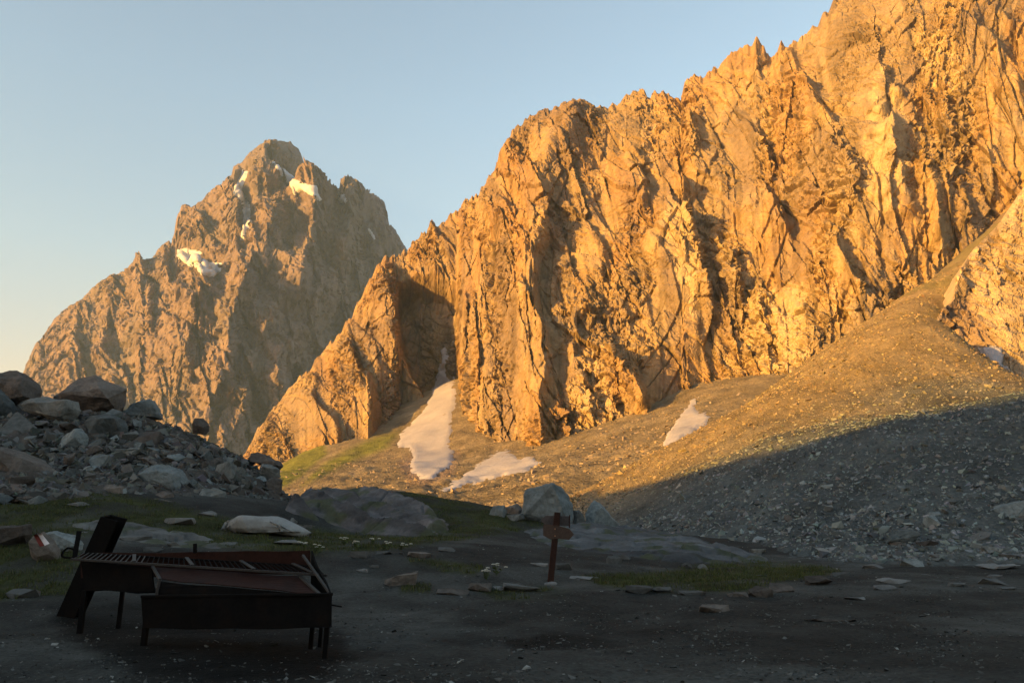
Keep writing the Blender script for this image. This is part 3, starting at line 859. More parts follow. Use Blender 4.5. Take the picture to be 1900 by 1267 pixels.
TEMPL = {}
for kind, n, cnt in (('block', 10, 12), ('slab', 9, 8), ('wedge', 8, 8)):
    for mat in (M_ROCK, M_ROCK_BLUE, M_ROCK_BROWN, M_FLAT):
        if mat is M_FLAT and kind != 'slab': continue
        TEMPL[kind, mat.name] = [hull_mesh("rock", hull_pts(np.random.default_rng(100 + 7 * i + len(kind)), n, kind), mat, bevel=0.02) for i in range(cnt)]

SMALL = []
for i in range(12):
    me = hull_mesh("small_template", hull_pts(np.random.default_rng(900 + i), 8 if i < 8 else 9, 'small' if i < 8 else 'slab'), M_STONES)
    V = np.zeros(len(me.vertices) * 3); me.vertices.foreach_get("co", V)
    me.calc_loop_triangles()
    T = np.zeros(len(me.loop_triangles) * 3, np.int32); me.loop_triangles.foreach_get("vertices", T)
    SMALL.append((V.reshape(-1, 3), T.reshape(-1, 3)))
    bpy.data.meshes.remove(me)

def euler_mats(a, b, c):
    ca, sa, cb, sb, cc_, sc_ = np.cos(a), np.sin(a), np.cos(b), np.sin(b), np.cos(c), np.sin(c)
    return np.stack([np.stack([cc_ * cb, cc_ * sb * sa - sc_ * ca, cc_ * sb * ca + sc_ * sa], -1),
                     np.stack([sc_ * cb, sc_ * sb * sa + cc_ * ca, sc_ * sb * ca - cc_ * sa], -1),
                     np.stack([-sb, cb * sa, cb * ca], -1)], -2)

def scatter(name, pos, size, colors, rs, tilt=0.6, flat=1.0, types=None):
    """many small stones as one mesh"""
    n = len(pos); ty = rs.integers(0, len(SMALL), n) if types is None else rs.choice(types, n)
    Rm = euler_mats(rs.normal(0, tilt, n), rs.normal(0, tilt, n), rs.uniform(0, 6.283, n))
    VV, TT, CC = [], [], []; base_i = 0
    for k, (V, T) in enumerate(SMALL):
        idx = np.where(ty == k)[0]
        if not len(idx): continue
        sc_ = size[idx][:, None, None] * rs.uniform(0.75, 1.25, (len(idx), 1, 3)) * np.array([1, 1, flat])
        W_ = np.einsum('nij,nvj->nvi', Rm[idx], V[None] * sc_) + pos[idx][:, None, :]
        VV.append(W_.reshape(-1, 3))
        TT.append((T[None] + (base_i + np.arange(len(idx)) * len(V))[:, None, None]).reshape(-1, 3))
        CC.append(np.repeat(colors[idx], len(V), 0)); base_i += len(idx) * len(V)
    me = mesh_from(name, np.vstack(VV), np.vstack(TT), M_STONES, np.vstack(CC), smooth=False)
    return link(name, me)

def rock_at(name, mesh, loc, size, rs, tilt=0.35, sink=0.0):
    o = link(name, mesh)
    o.location = (loc[0], loc[1], loc[2] - sink * size)
    o.rotation_euler = (rs.normal(0, tilt), rs.normal(0, tilt), rs.uniform(0, 6.28))
    s_ = size * rs.uniform(0.8, 1.2, 3)
    o.scale = tuple(s_)
    return o

def on_surface(fn, px_, py_, y0, y1):
    dx, dy, dz = ray(px_, py_)
    ys = np.linspace(y0, y1, 500)
    zz = EYE + dz / dy * ys; sz = fn(dx / dy * ys, ys)
    k = np.argmax(zz < sz)
    if not (zz < sz).any(): return None
    return np.array([dx / dy * ys[k], ys[k], sz[k]])
def beside(a, b, anchors):
    """which landmark a small stone lies next to, in words"""
    q = min(anchors, key=lambda t: (a - t[0]) ** 2 + 2 * (b - t[1]) ** 2)
    dx, dy = a - q[0], b - q[1]
    side = ("left of" if dx < 0 else "right of") if abs(dx) > 1.4 * abs(dy) else ("above" if dy < 0 else "below")
    far = (dx * dx + 2 * dy * dy) ** 0.5 > q[3]
    return ("further " if far else "just ") + side + " the " + q[2]
def gnd(px_, py_):
    p = on_surface(ground_z, px_, py_, 5, 60)
    return p if p is not None else at(px_, py_, 42)

def hero(name, px, py, wpx, hpx, Y, mat, label, cat="boulder", seed=0, outline=None, depth=0.8, kind='block', noise=0.035, n=12, sink=0.0, rot=0.0, bev=0.012):
    """one big boulder: its own hull, bevelled, broken up by noise"""
    grounded = Y is None
    if Y is None:
        Y = gnd(px, (max(q[1] for q in outline) if outline is not None else py + hpx / 2) - 2)[1]
    mpp = Y / F * (CP + (py - 633.5) / F * SP) ** -1
    c = at(px, py, Y)
    w_, h_ = wpx * mpp, hpx * mpp
    rs = np.random.default_rng(seed + 5000)
    if outline is not None:
        o2 = np.array(outline, float)
        L = []
        for (ax, ay) in o2:
            q = at(ax, ay, Y) - c
            k = 0.30 + 0.15 * rs.random()
            for sgn, f in ((0, 1.0), (-1, 0.45 + 0.5 * rs.random()), (1, 0.6 + 0.3 * rs.random())):
                if sgn and rs.random() < 0.5: continue
                L.append((q[0] * f + rs.normal(0, 0.015 * w_), sgn * k * depth * w_, (q[2]) * f + rs.normal(0, 0.01 * h_)))
        pts = np.array(L)
    else:
        p = hull_pts(rs, n, kind)
        p = p / np.ptp(p, axis=0) * np.array([w_, w_ * depth, h_])
        p -= (p.max(0) + p.min(0)) / 2
        pts = p
    sz = max(w_, h_)
    me = hull_mesh(name, pts, mat, bevel=bev * min(w_, h_), cuts=3, noise=noise * 1.05 * sz, nscale=3.4 / sz, seed=seed, sharp=80 if bev > 0.1 else 28)
    o = link(name, me)
    o.location = (c[0], c[1], c[2] - (0.18 * h_ if grounded else 0))
    o.rotation_euler = (0, 0, rot)
    tag(o, label, cat)
    return o

# ------------------------------------------------------------------ boulder heap on the left
HEAP_PTS = np.vstack([pts3([
    (-260,690,39.1),(-120,700,39.1),(0,722,39.1),(100,752,39.1),(180,765,38.25),(235,770,38.25),(320,792,38.25),(400,828,37.4),(470,865,36.55),(515,900,35.7),
    (-260,905,25.5),(-120,900,25.5),(0,902,25.93),(150,917,26.35),(300,937,27.2),(430,950,28.05),(520,948,29.75),(545,965,32.3),(548,960,37.4),
    (0,800,33.15),(-150,800,33.15),(150,832,32.73),(300,862,32.3),(430,895,32.3),(490,915,32.73)]),
    np.array([(-34, 53, 1.0), (-21, 53, 0.5), (-10, 51, -0.5), (-5, 44, -0.5), (-47, 53, 2)])])
heap_f = TPS(HEAP_PTS, 1e-5)
def heap_z(x, y): return heap_f(x, y) - 0.12
A = np.linspace(-0.90, -0.22, 200); Yr = np.linspace(24.5, 51, 150)
AX, YY = np.meshgrid(A, Yr); X = AX * YY
Z = heap_z(X, YY) + 0.25 * ridged(X / 1.8, YY / 1.8, 3, 1001) - 0.2
ccx = 0.5 + 0.5 * np.clip(fbm(X / 1.0, YY / 1.0, 4, 1005), -1, 1)
tag(link("moraine", mesh_from("moraine", np.stack([X, YY, Z], -1), grid_faces(150, 200), M_SCREE, np.array([0.075, 0.070, 0.062]) * (0.6 + 0.8 * ccx[..., None]))), kind="structure")

def on_surface(fn, px_, py_, y0, y1):
    dx, dy, dz = ray(px_, py_)
    ys = np.linspace(y0, y1, 500)
    zz = EYE + dz / dy * ys; sz = fn(dx / dy * ys, ys)
    k = np.argmax(zz < sz)
    if not (zz < sz).any(): return None
    return np.array([dx / dy * ys[k], ys[k], sz[k]])

HB = "boulder"
hero("boulder", 30, 722, 100, 76, 37.4, M_ROCK_BROWN, "dark rounded boulder on the skyline at the far left edge", seed=1,
     outline=[(-30,700),(0,694),(14,688),(30,687),(50,696),(64,708),(76,728),(78,748),(40,760),(-30,760)])
hero("boulder", 0, 745, 70, 62, 35.7, M_ROCK_BLUE, "pale rounded boulder cut by the left edge, below the dark one", seed=2,
     outline=[(-40,715),(0,720),(14,732),(26,748),(32,768),(20,782),(-40,790)])
hero("boulder", 168, 732, 136, 80, 38.25, M_ROCK_BROWN, "large angular block standing highest on the heap, with ragged top", seed=3,
     outline=[(100,738),(122,718),(140,706),(152,697),(176,696),(205,712),(234,724),(228,748),(220,768),(160,778),(110,770)])
hero("boulder", 92, 764, 124, 58, 35.7, M_ROCK, "broad grey boulder overhanging a dark gap near the top of the heap", seed=4,
     outline=[(28,752),(44,740),(76,736),(120,738),(148,744),(150,762),(138,782),(128,790),(90,780),(40,762)], depth=0.5)
hero("boulder", 262, 758, 80, 44, 39.1, M_ROCK_BLUE, "pyramid shaped grey boulder on the skyline right of the tallest block", seed=5,
     outline=[(226,768),(245,750),(268,742),(288,743),(300,762),(302,780),(226,785)])
hero("boulder", 372, 788, 36, 34, 36.55, M_ROCK_BROWN, "small dark rounded boulder on the heap's sloping skyline", seed=6,
     outline=[(356,786),(364,776),(378,775),(388,788),(388,800),(380,808),(358,804)])
hero("boulder", 196, 796, 82, 66, 34.85, M_ROCK_BLUE, "greenish grey blocky boulder in the upper middle of the heap", seed=7,
     outline=[(154,782),(166,770),(200,768),(226,776),(236,796),(230,822),(196,828),(160,812)])
hero("boulder", 136, 814, 60, 50, 33.15, M_ROCK_BLUE, "pale pointed boulder left of the heap's middle", seed=8,
     outline=[(104,828),(112,812),(136,796),(152,794),(164,812),(160,834),(120,838)])
hero("boulder", 46, 862, 130, 74, 29.75, M_ROCK_BROWN, "large smooth sloping slab boulder low on the left of the heap", seed=9,
     outline=[(-40,832),(0,828),(30,832),(70,848),(104,868),(116,886),(60,892),(0,886),(-40,884)], noise=0.02)
hero("boulder", 302, 888, 100, 62, 30.6, M_ROCK_BLUE, "big blue grey faceted boulder in the lower right of the heap", seed=10,
     outline=[(254,900),(262,880),(288,860),(312,862),(340,874),(352,892),(346,914),(300,920),(262,912)])
hero("boulder", 298, 928, 58, 38, 28.05, M_ROCK_BROWN, "brownish rounded boulder at the foot of the heap beside the grass", seed=11,
     outline=[(270,936),(280,922),(302,912),(320,914),(322,934),(312,948),(276,946)])
hero("boulder", 494, 856, 68, 34, 35.7, M_ROCK_BROWN, "dark flat boulder overhanging the right end of the heap", seed=12,
     outline=[(460,850),(466,839),(478,838),(502,848),(522,856),(526,866),(520,872),(490,864),(466,858)], depth=0.6)
hero("boulder", 496, 872, 48, 30, 34.85, M_ROCK, "grey block wedged under the overhanging boulder at the heap's right end", seed=13,
     outline=[(478,876),(486,860),(502,862),(522,872),(522,886),(500,890),(482,886)])
hero("boulder", 510, 905, 34, 50, 34.0, M_ROCK_BROWN, "dark upright block ending the heap on the right above the pale boulder", seed=14,
     outline=[(494,890),(512,884),(523,890),(523,915),(519,940),(500,944),(494,920)])
hero("boulder", 172, 882, 52, 40, 30.6, M_ROCK_BLUE, "blue grey boulder left of the heap's lower middle", seed=15,
     outline=[(148,886),(156,866),(178,862),(194,876),(194,896),(172,904),(152,900)])
hero("boulder", 378, 848, 42, 28, 34.0, M_ROCK_BLUE, "light grey wedge in the heap, under the small skyline boulder", seed=16, kind='wedge')
hero("boulder", 246, 846, 48, 30, 33.15, M_ROCK, "grey tilted block in the centre of the heap", seed=17, kind='wedge')
hero("boulder", 400, 922, 60, 34, 29.75, M_ROCK_BLUE, "grey boulder at the foot of the heap behind the pale boulder", seed=18, kind='block')
hero("boulder", 354, 934, 62, 30, 28.9, M_ROCK, "low grey boulder at the heap's foot, left of the pale boulder", seed=19, kind='block')
hero("boulder", 30, 900, 60, 34, 26.77, M_ROCK_BROWN, "dark boulder at the heap's foot by the left edge", seed=20, kind='block')
hero("boulder", 215, 912, 44, 26, 28.05, M_ROCK_BROWN, "brown boulder at the heap's foot above the grass", seed=21, kind='wedge')

rs = np.random.default_rng(21)
placed = []
cand = 0
HEAP_MARKS = [(30,722,"dark skyline boulder at far left",45),(168,732,"tallest ragged block on the heap",60),(92,764,"overhanging boulder near the heap's top",50),(262,758,"pyramid boulder on the skyline",40),
    (372,788,"small dark skyline boulder",32),(196,796,"greenish blocky boulder",42),(136,814,"pale pointed boulder",34),(46,862,"large sloping slab boulder",60),(302,888,"big faceted blue grey boulder",52),
    (298,928,"brown boulder at the heap's foot",34),(494,856,"dark overhanging boulder at the heap's end",38),(172,882,"blue grey boulder low in the heap",36),(378,848,"light wedge under the skyline boulder",30),
    (246,846,"grey tilted block in mid heap",32),(400,922,"grey boulder behind the pale one",36),(510,905,"dark upright end block",30),(215,912,"brown boulder above the grass",30)]
kinds = [('block', 0.45), ('slab', 0.33), ('wedge', 0.22)]
mats = [M_ROCK, M_ROCK, M_ROCK_BLUE, M_ROCK_BROWN]
while len(placed) < 265 and cand < 6000:
    cand += 1
    a, b = rs.uniform(-40, 525), rs.uniform(745, 945)
    sk = np.interp(a, [-40, 0, 100, 235, 320, 400, 470, 520], [725, 735, 765, 780, 798, 832, 868, 905])
    if b < sk: continue
    p = on_surface(heap_z, a, b, 24.5, 42.5)
    if p is None: continue
    wpx = float(np.clip(rs.lognormal(3.25, 0.42), 13, 70))
    if any((a - q[0]) ** 2 + 2.2 * (b - q[1]) ** 2 < (0.34 * (wpx + q[2])) ** 2 for q in placed): continue
    placed.append((a, b, wpx))
    size = wpx * p[1] / F
    kd = rs.choice([k for k, _ in kinds], p=[w_ for _, w_ in kinds]); mt = mats[rs.integers(0, 4)]
    me = TEMPL[kd, mt.name]; me = me[rs.integers(0, len(me))]
    o = rock_at("rock", me, p, size * (1.25 if kd == 'slab' else 1.0), rs, 0.35, -0.05)
    tone = {"heap_rock": "grey", "blue_grey_rock": "blue grey", "brown_rock": "brownish"}[mt.name]
    shp = {"block": "angular block", "slab": "flat slab", "wedge": "wedge shaped rock"}[kd]
    lab = f"{tone} {shp} {beside(a, b, HEAP_MARKS)}"
    tag(o, lab, "rock", "loose rocks of the boulder heap")
print("heap rocks", len(placed))
# finer rubble of the heap
n = 7000
aa = rs.uniform(-0.80, -0.27, n); yy = rs.uniform(25, 40, n); xx = aa * yy
zz = heap_z(xx, yy)
ok = zz > ground_z(xx, yy) - 0.15
xx, yy, zz = xx[ok], yy[ok], zz[ok]; n = len(xx)
sz = np.clip(rs.lognormal(-1.45, 0.45, n), 0.08, 0.6)
colr = np.array([0.082, 0.088, 0.085]) * rs.uniform(0.5, 1.5, (n, 1)) * (1 + rs.normal(0, 0.05, (n, 3)))
tag(scatter("rubble", np.stack([xx, yy, zz + 0.02], -1), sz, colr, rs, 0.6), "fine grey rubble filling the boulder heap on the left", "rubble", kind="stuff")

# ------------------------------------------------------------------ boulders in the middle distance
hero("boulder", 498, 968, 168, 50, None, M_ROCK_PALE, "long pale whitish boulder lying in the grass before the heap", seed=30, noise=0.014, bev=0.14,
     outline=[(414,966),(426,954),(452,946),(486,945),(520,948),(552,960),(574,974),(584,984),(560,990),(500,992),(450,984),(420,976)], depth=0.55)
big = hero("boulder", 1016, 922, 92, 82, None, M_ROCK_BLUE, "huge grey block with a crack standing on the grassy rise behind the signpost", seed=31, noise=0.05, depth=0.9,
     outline=[(972,905),(976,891),(1000,884),(1020,882),(1040,888),(1056,900),(1060,918),(1064,945),(1062,966),(1016,968),(972,962),(969,940)])
hero("boulder", 1112, 946, 62, 62, None, M_ROCK_BLUE, "pointed grey block leaning beside the huge block, on its right", seed=32, noise=0.03,
     outline=[(1086,942),(1096,924),(1102,914),(1116,924),(1130,944),(1148,964),(1150,980),(1110,982),(1086,976)])
hero("boulder", 1076, 954, 30, 42, None, M_ROCK, "narrow grey block between the huge block and the pointed one", seed=33,
     outline=[(1064,938),(1074,936),(1084,950),(1090,970),(1084,980),(1064,978)])
hero("boulder", 924, 944, 36, 26, None, M_ROCK_BLUE, "low squarish pale block left of the huge block", seed=34,
     outline=[(906,950),(914,933),(936,932),(940,946),(938,958),(908,958)])
hero("boulder", 954, 944, 38, 24, None, M_ROCK_BROWN, "low dark block touching the huge block's left side", seed=35,
     outline=[(934,938),(950,936),(960,929),(970,940),(970,956),(936,956)])
hero("boulder", 956, 958, 36, 16, None, M_ROCK, "flat rounded stone half buried in front of the huge block", seed=36)
hero("boulder", 1030, 964, 60, 18, None, M_ROCK, "low grey rock lying at the foot of the huge block", seed=37)

# boulders at the foot of the scree on the right
for i, (a, b, w_, h_, mt, lab) in enumerate([
    (1672, 1000, 62, 34, M_ROCK_BLUE, "grey green boulder at the foot of the scree slope, largest of the left cluster"),
    (1740, 970, 44, 30, M_ROCK_BLUE, "blocky grey boulder above the cluster at the scree foot"),
    (1772, 975, 22, 28, M_ROCK_BLUE, "upright pale boulder beside the blocky one at the scree foot"),
    (1812, 998, 48, 26, M_FLATPALE, "pale slab boulder low on the scree slope near the right side"),
    (1875, 945, 64, 40, M_ROCK_BLUE, "large grey boulder high on the scree foot by the right edge"),
    (1736, 958, 20, 18, M_ROCK_BLUE, "small square boulder topping the cluster at the scree foot"),
    (1720, 1012, 40, 20, M_ROCK_BROWN, "brownish boulder low in the cluster at the scree foot"),
    (1624, 1054, 54, 14, M_FLATPALE, "long whitish stone at the edge of the path under the scree"),
    (1745, 1034, 62, 14, M_FLATPALE, "long flat pale slab below the boulders at the scree foot"),
    (1690, 1048, 46, 22, M_ROCK_BLUE, "grey sloping boulder beside the long whitish stone"),
    (1840, 1020, 40, 16, M_ROCK, "flat grey boulder right of the long pale slab"),
    (1880, 1033, 40, 12, M_FLATPALE, "flat pale stone by the right edge under the scree"),
    (1850, 1050, 70, 9, M_FLATPALE, "long thin pale slab on the path by the right edge"),
    (1405, 1024, 30, 12, M_ROCK, "grey rock where the slab meets the scree")]):
    p = on_surface(lambda x, y: np.maximum(scree_f(x, y), ground_f(x, y)), a, b + 0.3 * h_, 18, 60)
    Yb = p[1] if p is not None else 24
    hero("boulder", a, b, w_, h_, Yb, mt, lab, seed=50 + i, kind='slab' if h_ < 16 else 'block', depth=0.7)
rs = np.random.default_rng(31)
placed = []; cand = 0
SCREE_MARKS = [(1672,1000,"grey green boulder",45),(1740,970,"blocky grey boulder",36),(1812,998,"pale slab boulder",40),(1875,945,"large boulder by the right edge",50),(1624,1054,"long whitish stone",40),
    (1745,1034,"long flat pale slab",40),(1840,1020,"flat grey boulder",36),(1560,1066,"lawn's right tip",50),(1405,1024,"bedrock slab's end rock",60),(1250,1000,"bedrock slab's upper edge",70)]
top_f = lambda x, y: np.maximum(scree_f(x, y), ground_f(x, y))
while len(placed) < 110 and cand < 4000:
    cand += 1
    a = rs.uniform(1180, 1905); lo = np.interp(a, [1180, 1300, 1450, 1560, 1900], [985, 1010, 1040, 1052, 1040])
    t_ = rs.random() ** 1.6
    b = lo + 4 - t_ * np.interp(a, [1180, 1500, 1900], [30, 90, 150])
    wpx = float(np.clip(rs.lognormal(2.5, 0.35), 9, 30)) * (1.0 if a > 1550 else 0.8)
    if any((a - q[0]) ** 2 + 2 * (b - q[1]) ** 2 < (0.5 * (wpx + q[2])) ** 2 for q in placed): continue
    p = on_surface(top_f, a, b, 18, 70)
    if p is None: continue
    placed.append((a, b, wpx))
    kd = rs.choice(['block', 'slab', 'wedge'], p=[.5, .25, .25]); mt = [M_ROCK_BLUE, M_ROCK, M_ROCK_BROWN][rs.choice(3, p=[.55, .3, .15])]
    me = TEMPL[kd, mt.name]; me = me[rs.integers(0, len(me))]
    o = rock_at("rock", me, p, wpx * p[1] / F, rs, 0.3, -0.05)
    tone = {'heap_rock': 'grey', 'blue_grey_rock': 'blue grey', 'brown_rock': 'brownish'}[mt.name]
    lab = f"{tone} {'pointed rock' if kd == 'wedge' else kd} on the scree {beside(a, b, SCREE_MARKS)}"
    tag(o, lab, "rock", "loose rocks along the scree foot")

# scree stones as one mass
n = 64000
aa = rs.uniform(0.05, 0.72, n); yy = 22.0 * (125 / 22.0) ** (rs.random(n) ** 1.15); xx = aa * yy
zz = scree_f(xx, yy)
ok = zz > ground_f(xx, yy) - 0.05
xx, yy, zz = xx[ok], yy[ok], zz[ok]; n = len(xx)
zz = zz + 0.20 * fbm(xx / 6, yy / 6, 3, 701) * sstep(25, 45, yy) + 0.10 * ridged(xx / 1.7, yy / 1.7, 3, 705)
sz = np.clip(rs.lognormal(-2.0, 0.42, n), 0.05, 0.6) * np.interp(yy, [22, 60, 125], [1.0, 1.15, 1.6])
wm_ = sstep(48, 75, yy)[:, None]  # stones take the same painted split: cool in shade, warm in sun
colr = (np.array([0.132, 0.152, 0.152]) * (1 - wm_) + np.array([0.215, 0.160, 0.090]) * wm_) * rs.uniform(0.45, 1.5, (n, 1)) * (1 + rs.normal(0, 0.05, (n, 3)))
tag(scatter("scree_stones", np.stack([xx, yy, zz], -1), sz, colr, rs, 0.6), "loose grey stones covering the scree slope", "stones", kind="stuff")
# rubble on the lit valley slope behind the huge block
n = 26000
aa = rs.uniform(-0.34, 0.30, n); yy = 78.0 * (300 / 78.0) ** rs.random(n); xx = aa * yy
zz = apron_f(xx, yy)
P3 = np.stack([xx, yy, zz], -1); qx, qy = proj(P3)
dens = np.clip(0.30 + poly_mask(qx, qy, [(780,925),(860,905),(1000,880),(1100,820),(1240,760),(1330,780),(1120,930),(950,960)], 15) + 0.5 * poly_mask(qx, qy, [(520,930),(640,870),(740,850),(800,900),(700,930)], 15), 0, 1)
ok = rs.random(n) < dens
for poly, _, _ in AP_SNOW: ok &= ~in_poly(qx, qy, poly)
P3 = P3[ok]; n = len(P3)
P3[:, 2] += 0.9 * fbm(P3[:, 0] / 14, P3[:, 1] / 14, 3, 801) * sstep(70, 120, P3[:, 1]) + 0.2
sz = np.clip(rs.lognormal(-0.95, 0.5, n), 0.15, 1.8) * np.interp(P3[:, 1], [78, 200], [0.8, 1.4])
colr = np.array([0.20, 0.155, 0.115]) * rs.uniform(0.55, 1.4, (n, 1))
tag(scatter("valley_rubble", P3, sz, colr, rs, 0.6), "sunlit rubble scattered on the valley slope below the wall", "rubble", kind="stuff")

# ------------------------------------------------------------------ bedrock showing through the ground
def bedrock(name, poly, a0, a1, y0, y1, thick, color, ang, period, amp_, nc=200, nr=150, soft=12, seed=0):
    A = np.linspace(a0, a1, nc); Yr = np.linspace(y0, y1, nr)
    AX, YY = np.meshgrid(A, Yr); X = AX * YY
    gz = ground_z(X, YY)
    gx, gy = proj(np.stack([X, YY, gz], -1))
    wx_ = X + 0.5 * fbm(X / 2.5, YY / 2.5, 3, 1201 + seed); wy_ = YY + 0.5 * fbm(X / 2.5 + 7, YY / 2.5, 3, 1203 + seed)
    m_ = poly_mask(gx + 14 * fbm(X / 1.5, YY / 1.5, 3, 1205 + seed), gy + 5 * fbm(X / 1.5, YY / 1.5, 3, 1207 + seed), poly, soft)
    q = (wx_ * math.cos(ang) + wy_ * math.sin(ang)) / period
    saw = q - np.floor(q); saw = np.where(saw < 0.85, saw / 0.85, (1 - saw) / 0.15)
    fh, fe = facet((wx_ + wy_) / 3.2, (wy_ - 0.4 * wx_) / 1.3, 1211 + seed, 0.9, 0.4)
    Z = gz + (m_ - 0.35) * thick + m_ * (amp_ * (saw - 0.4) + 0.20 * fh - 0.12 * (1 - sstep(0, 0.1, fe)) + 0.04 * fbm(X / 0.4, YY / 0.4, 3, 1213))
    c_ = np.array(color) * (0.7 + 0.6 * (0.5 + 0.5 * fbm(X / 1.2, YY / 0.8, 4, 1215 + seed)))[..., None]
    c_ = c_ * (0.5 + 1.0 * _h(np.floor(q * 2), np.floor(q * 0), seed))[..., None]
    mo = sstep(0.55, 0.75, 0.5 + 0.5 * fbm(X / 1.1, YY / 1.1, 4, 1217 + seed))
    c_ = c_ + (np.array([0.040, 0.050, 0.020]) - c_) * (0.7 * mo)[..., None]
    tag(link(name, mesh_from(name, np.stack([X, YY, Z], -1), grid_faces(nr, nc), M_BEDROCK, c_)), kind="structure")
bedrock("bedrock_outcrop", [(538,945),(560,925),(600,914),(650,916),(700,914),(740,925),(790,950),(830,978),(800,990),(720,992),(650,985),(600,965)], -0.33, -0.06, 27.5, 41.5, 0.28, (0.075, 0.074, 0.076), R(47), 1.7, 0.55, seed=1)
bedrock("bedrock_slab", [(985,990),(1040,978),(1120,975),(1200,988),(1300,1008),(1420,1038),(1330,1046),(1200,1036),(1110,1024),(1020,1010)], 0.0, 0.36, 21, 42, 0.30, (0.066, 0.074, 0.080), R(75), 3.4, 0.16, seed=9)
bedrock("bedrock_ledge", [(130,975),(200,968),(290,985),(380,1000),(440,1008),(400,1016),(300,1010),(200,1000)], -0.60, -0.28, 18, 28, 0.14, (0.075, 0.080, 0.080), R(80), 1.2, 0.12, nc=150, nr=110, soft=8, seed=17)

# ------------------------------------------------------------------ flat stones on the ground
def gnd(px_, py_):
    p = on_surface(ground_z, px_, py_, 5, 60)
    return p if p is not None else at(px_, py_, 20)
rs = np.random.default_rng(41)
GROUND_MARKS = [(1022,1083,"signpost's foot",60),(617,1165,"barbecue's right end",60),(745,1075,"dark tilted slab in the soil",45),(890,1092,"dark rock on the path's border",45),(778,1030,"whitish stone by the grass strip",45),
    (665,1030,"grey flat stone beside the grass",40),(1185,1094,"long stone bordering the lawn",50),(1325,1130,"dark flat rock alone on the path",70),(1412,1100,"dark rock at the lawn's corner",50),(1540,1150,"long thin dark stone",70),
    (1660,1078,"long pale stone across the path",50),(1840,1080,"grey flat stone by the right edge",50),(1050,1195,"dark stain on the soil",90),(40,1102,"grey rock by the left edge",60)]
FLAT = [(778,1030,44,10,"whitish flat stone in front of the dark grass strip"),(665,1030,36,12,"grey flat stone beside the grass, right of the barbecue"),
 (712,1026,30,7,"thin flat stone in the grass edge, centre left"),(830,1020,34,8,"flat stone at the edge of the grassy rise"),(672,1058,22,6,"small pale flat stone right of the barbecue's far end"),
 (694,1052,20,6,"small flat stone on bare soil, centre left"),(1000,1048,34,6,"thin pale flat stone just left of the signpost"),(1046,1052,30,12,"whitish stone just right of the signpost's foot"),
 (1080,1072,46,6,"long thin pale stone right of the signpost's foot"),(1022,1083,24,7,"flat pale stone at the foot of the signpost"),(968,1090,70,14,"low flat rock bordering the path left of the signpost"),
 (745,1075,60,26,"dark tilted slab sticking out of the soil, centre left"),(890,1092,44,16,"dark rock bordering the path, centre"),(840,1098,60,12,"flat rock bordering the path near the dark slab"),
 (925,1092,22,8,"small pale stone on the path border, centre"),(1185,1094,52,14,"long flat stone bordering the small lawn"),(1225,1094,40,10,"flat stone next along the lawn's border"),
 (1285,1100,50,7,"thin flat stone bordering the lawn, middle"),(1370,1103,40,8,"flat stone bordering the lawn, near the dark rock"),(1412,1100,44,22,"dark rounded rock at the corner of the lawn"),
 (1450,1092,44,16,"long dark rock edging the lawn's right side"),(1520,1078,50,16,"dark rock with pale top at the lawn's right tip"),(1560,1066,34,8,"flat stone leading from the lawn to the scree"),
 (1325,1130,58,13,"dark flat rock lying alone on the bare path"),(1540,1150,90,8,"long thin dark stone on the path, right of centre"),(1585,1110,40,5,"thin pale stone on the path, right"),
 (1660,1078,60,9,"long flat pale stone crossing the path, right"),(1640,1090,46,8,"flat pale stone just below the long one on the path"),(1840,1080,46,12,"grey flat stone on the path by the right edge"),
 (1845,1070,26,7,"small pale stone above the grey flat one by the right edge"),(1780,1085,40,7,"thin flat stone on the path, far right"),(1870,1092,30,6,"thin stone near the right edge of the path"),
 (1275,1050,20,12,"whitish stone right of the bedrock slab"),(1305,1052,20,10,"small pale stone beside the whitish one near the slab"),(1140,1040,30,14,"grey stone at the slab's lower edge"),
 (1160,1036,22,10,"whitish stone at the slab's lower edge"),(1190,1055,18,6,"small flat stone between lawn and slab"),(255,1000,60,10,"long pale flat stone in the grass left"),
 (190,972,60,10,"pale flat stone in the grass under the heap"),(330,968,60,12,"long pale stone in the grass left of the whitish boulder"),(385,952,44,9,"pale stone at the heap's foot beside the grass"),
 (145,935,36,7,"pale flat stone low in the heap's grass"),(40,1102,60,16,"grey rock by the left edge beside the beam's foot"),(285,1020,40,9,"flat stone behind the barbecue's back panel"),
 (330,1010,36,8,"small flat stone behind the barbecue"),(545,1006,70,10,"flat grey stone in the grass below the pale boulder")]
for i, (a, b, w_, h_, lab) in enumerate(FLAT):
    p = gnd(a, b + h_ * 0.35)
    mt = M_ROCK_BROWN if "dark" in lab else (M_FLATPALE if ("white" in lab or "pale" in lab) else M_FLAT)
    hero("flat_stone", a, b, w_, h_ * 1.25, p[1], mt, lab, "stone", seed=200 + i, kind='slab' if h_ < 13 else 'block', depth=0.6, n=15, noise=0.02)
placed = []; cand = 0
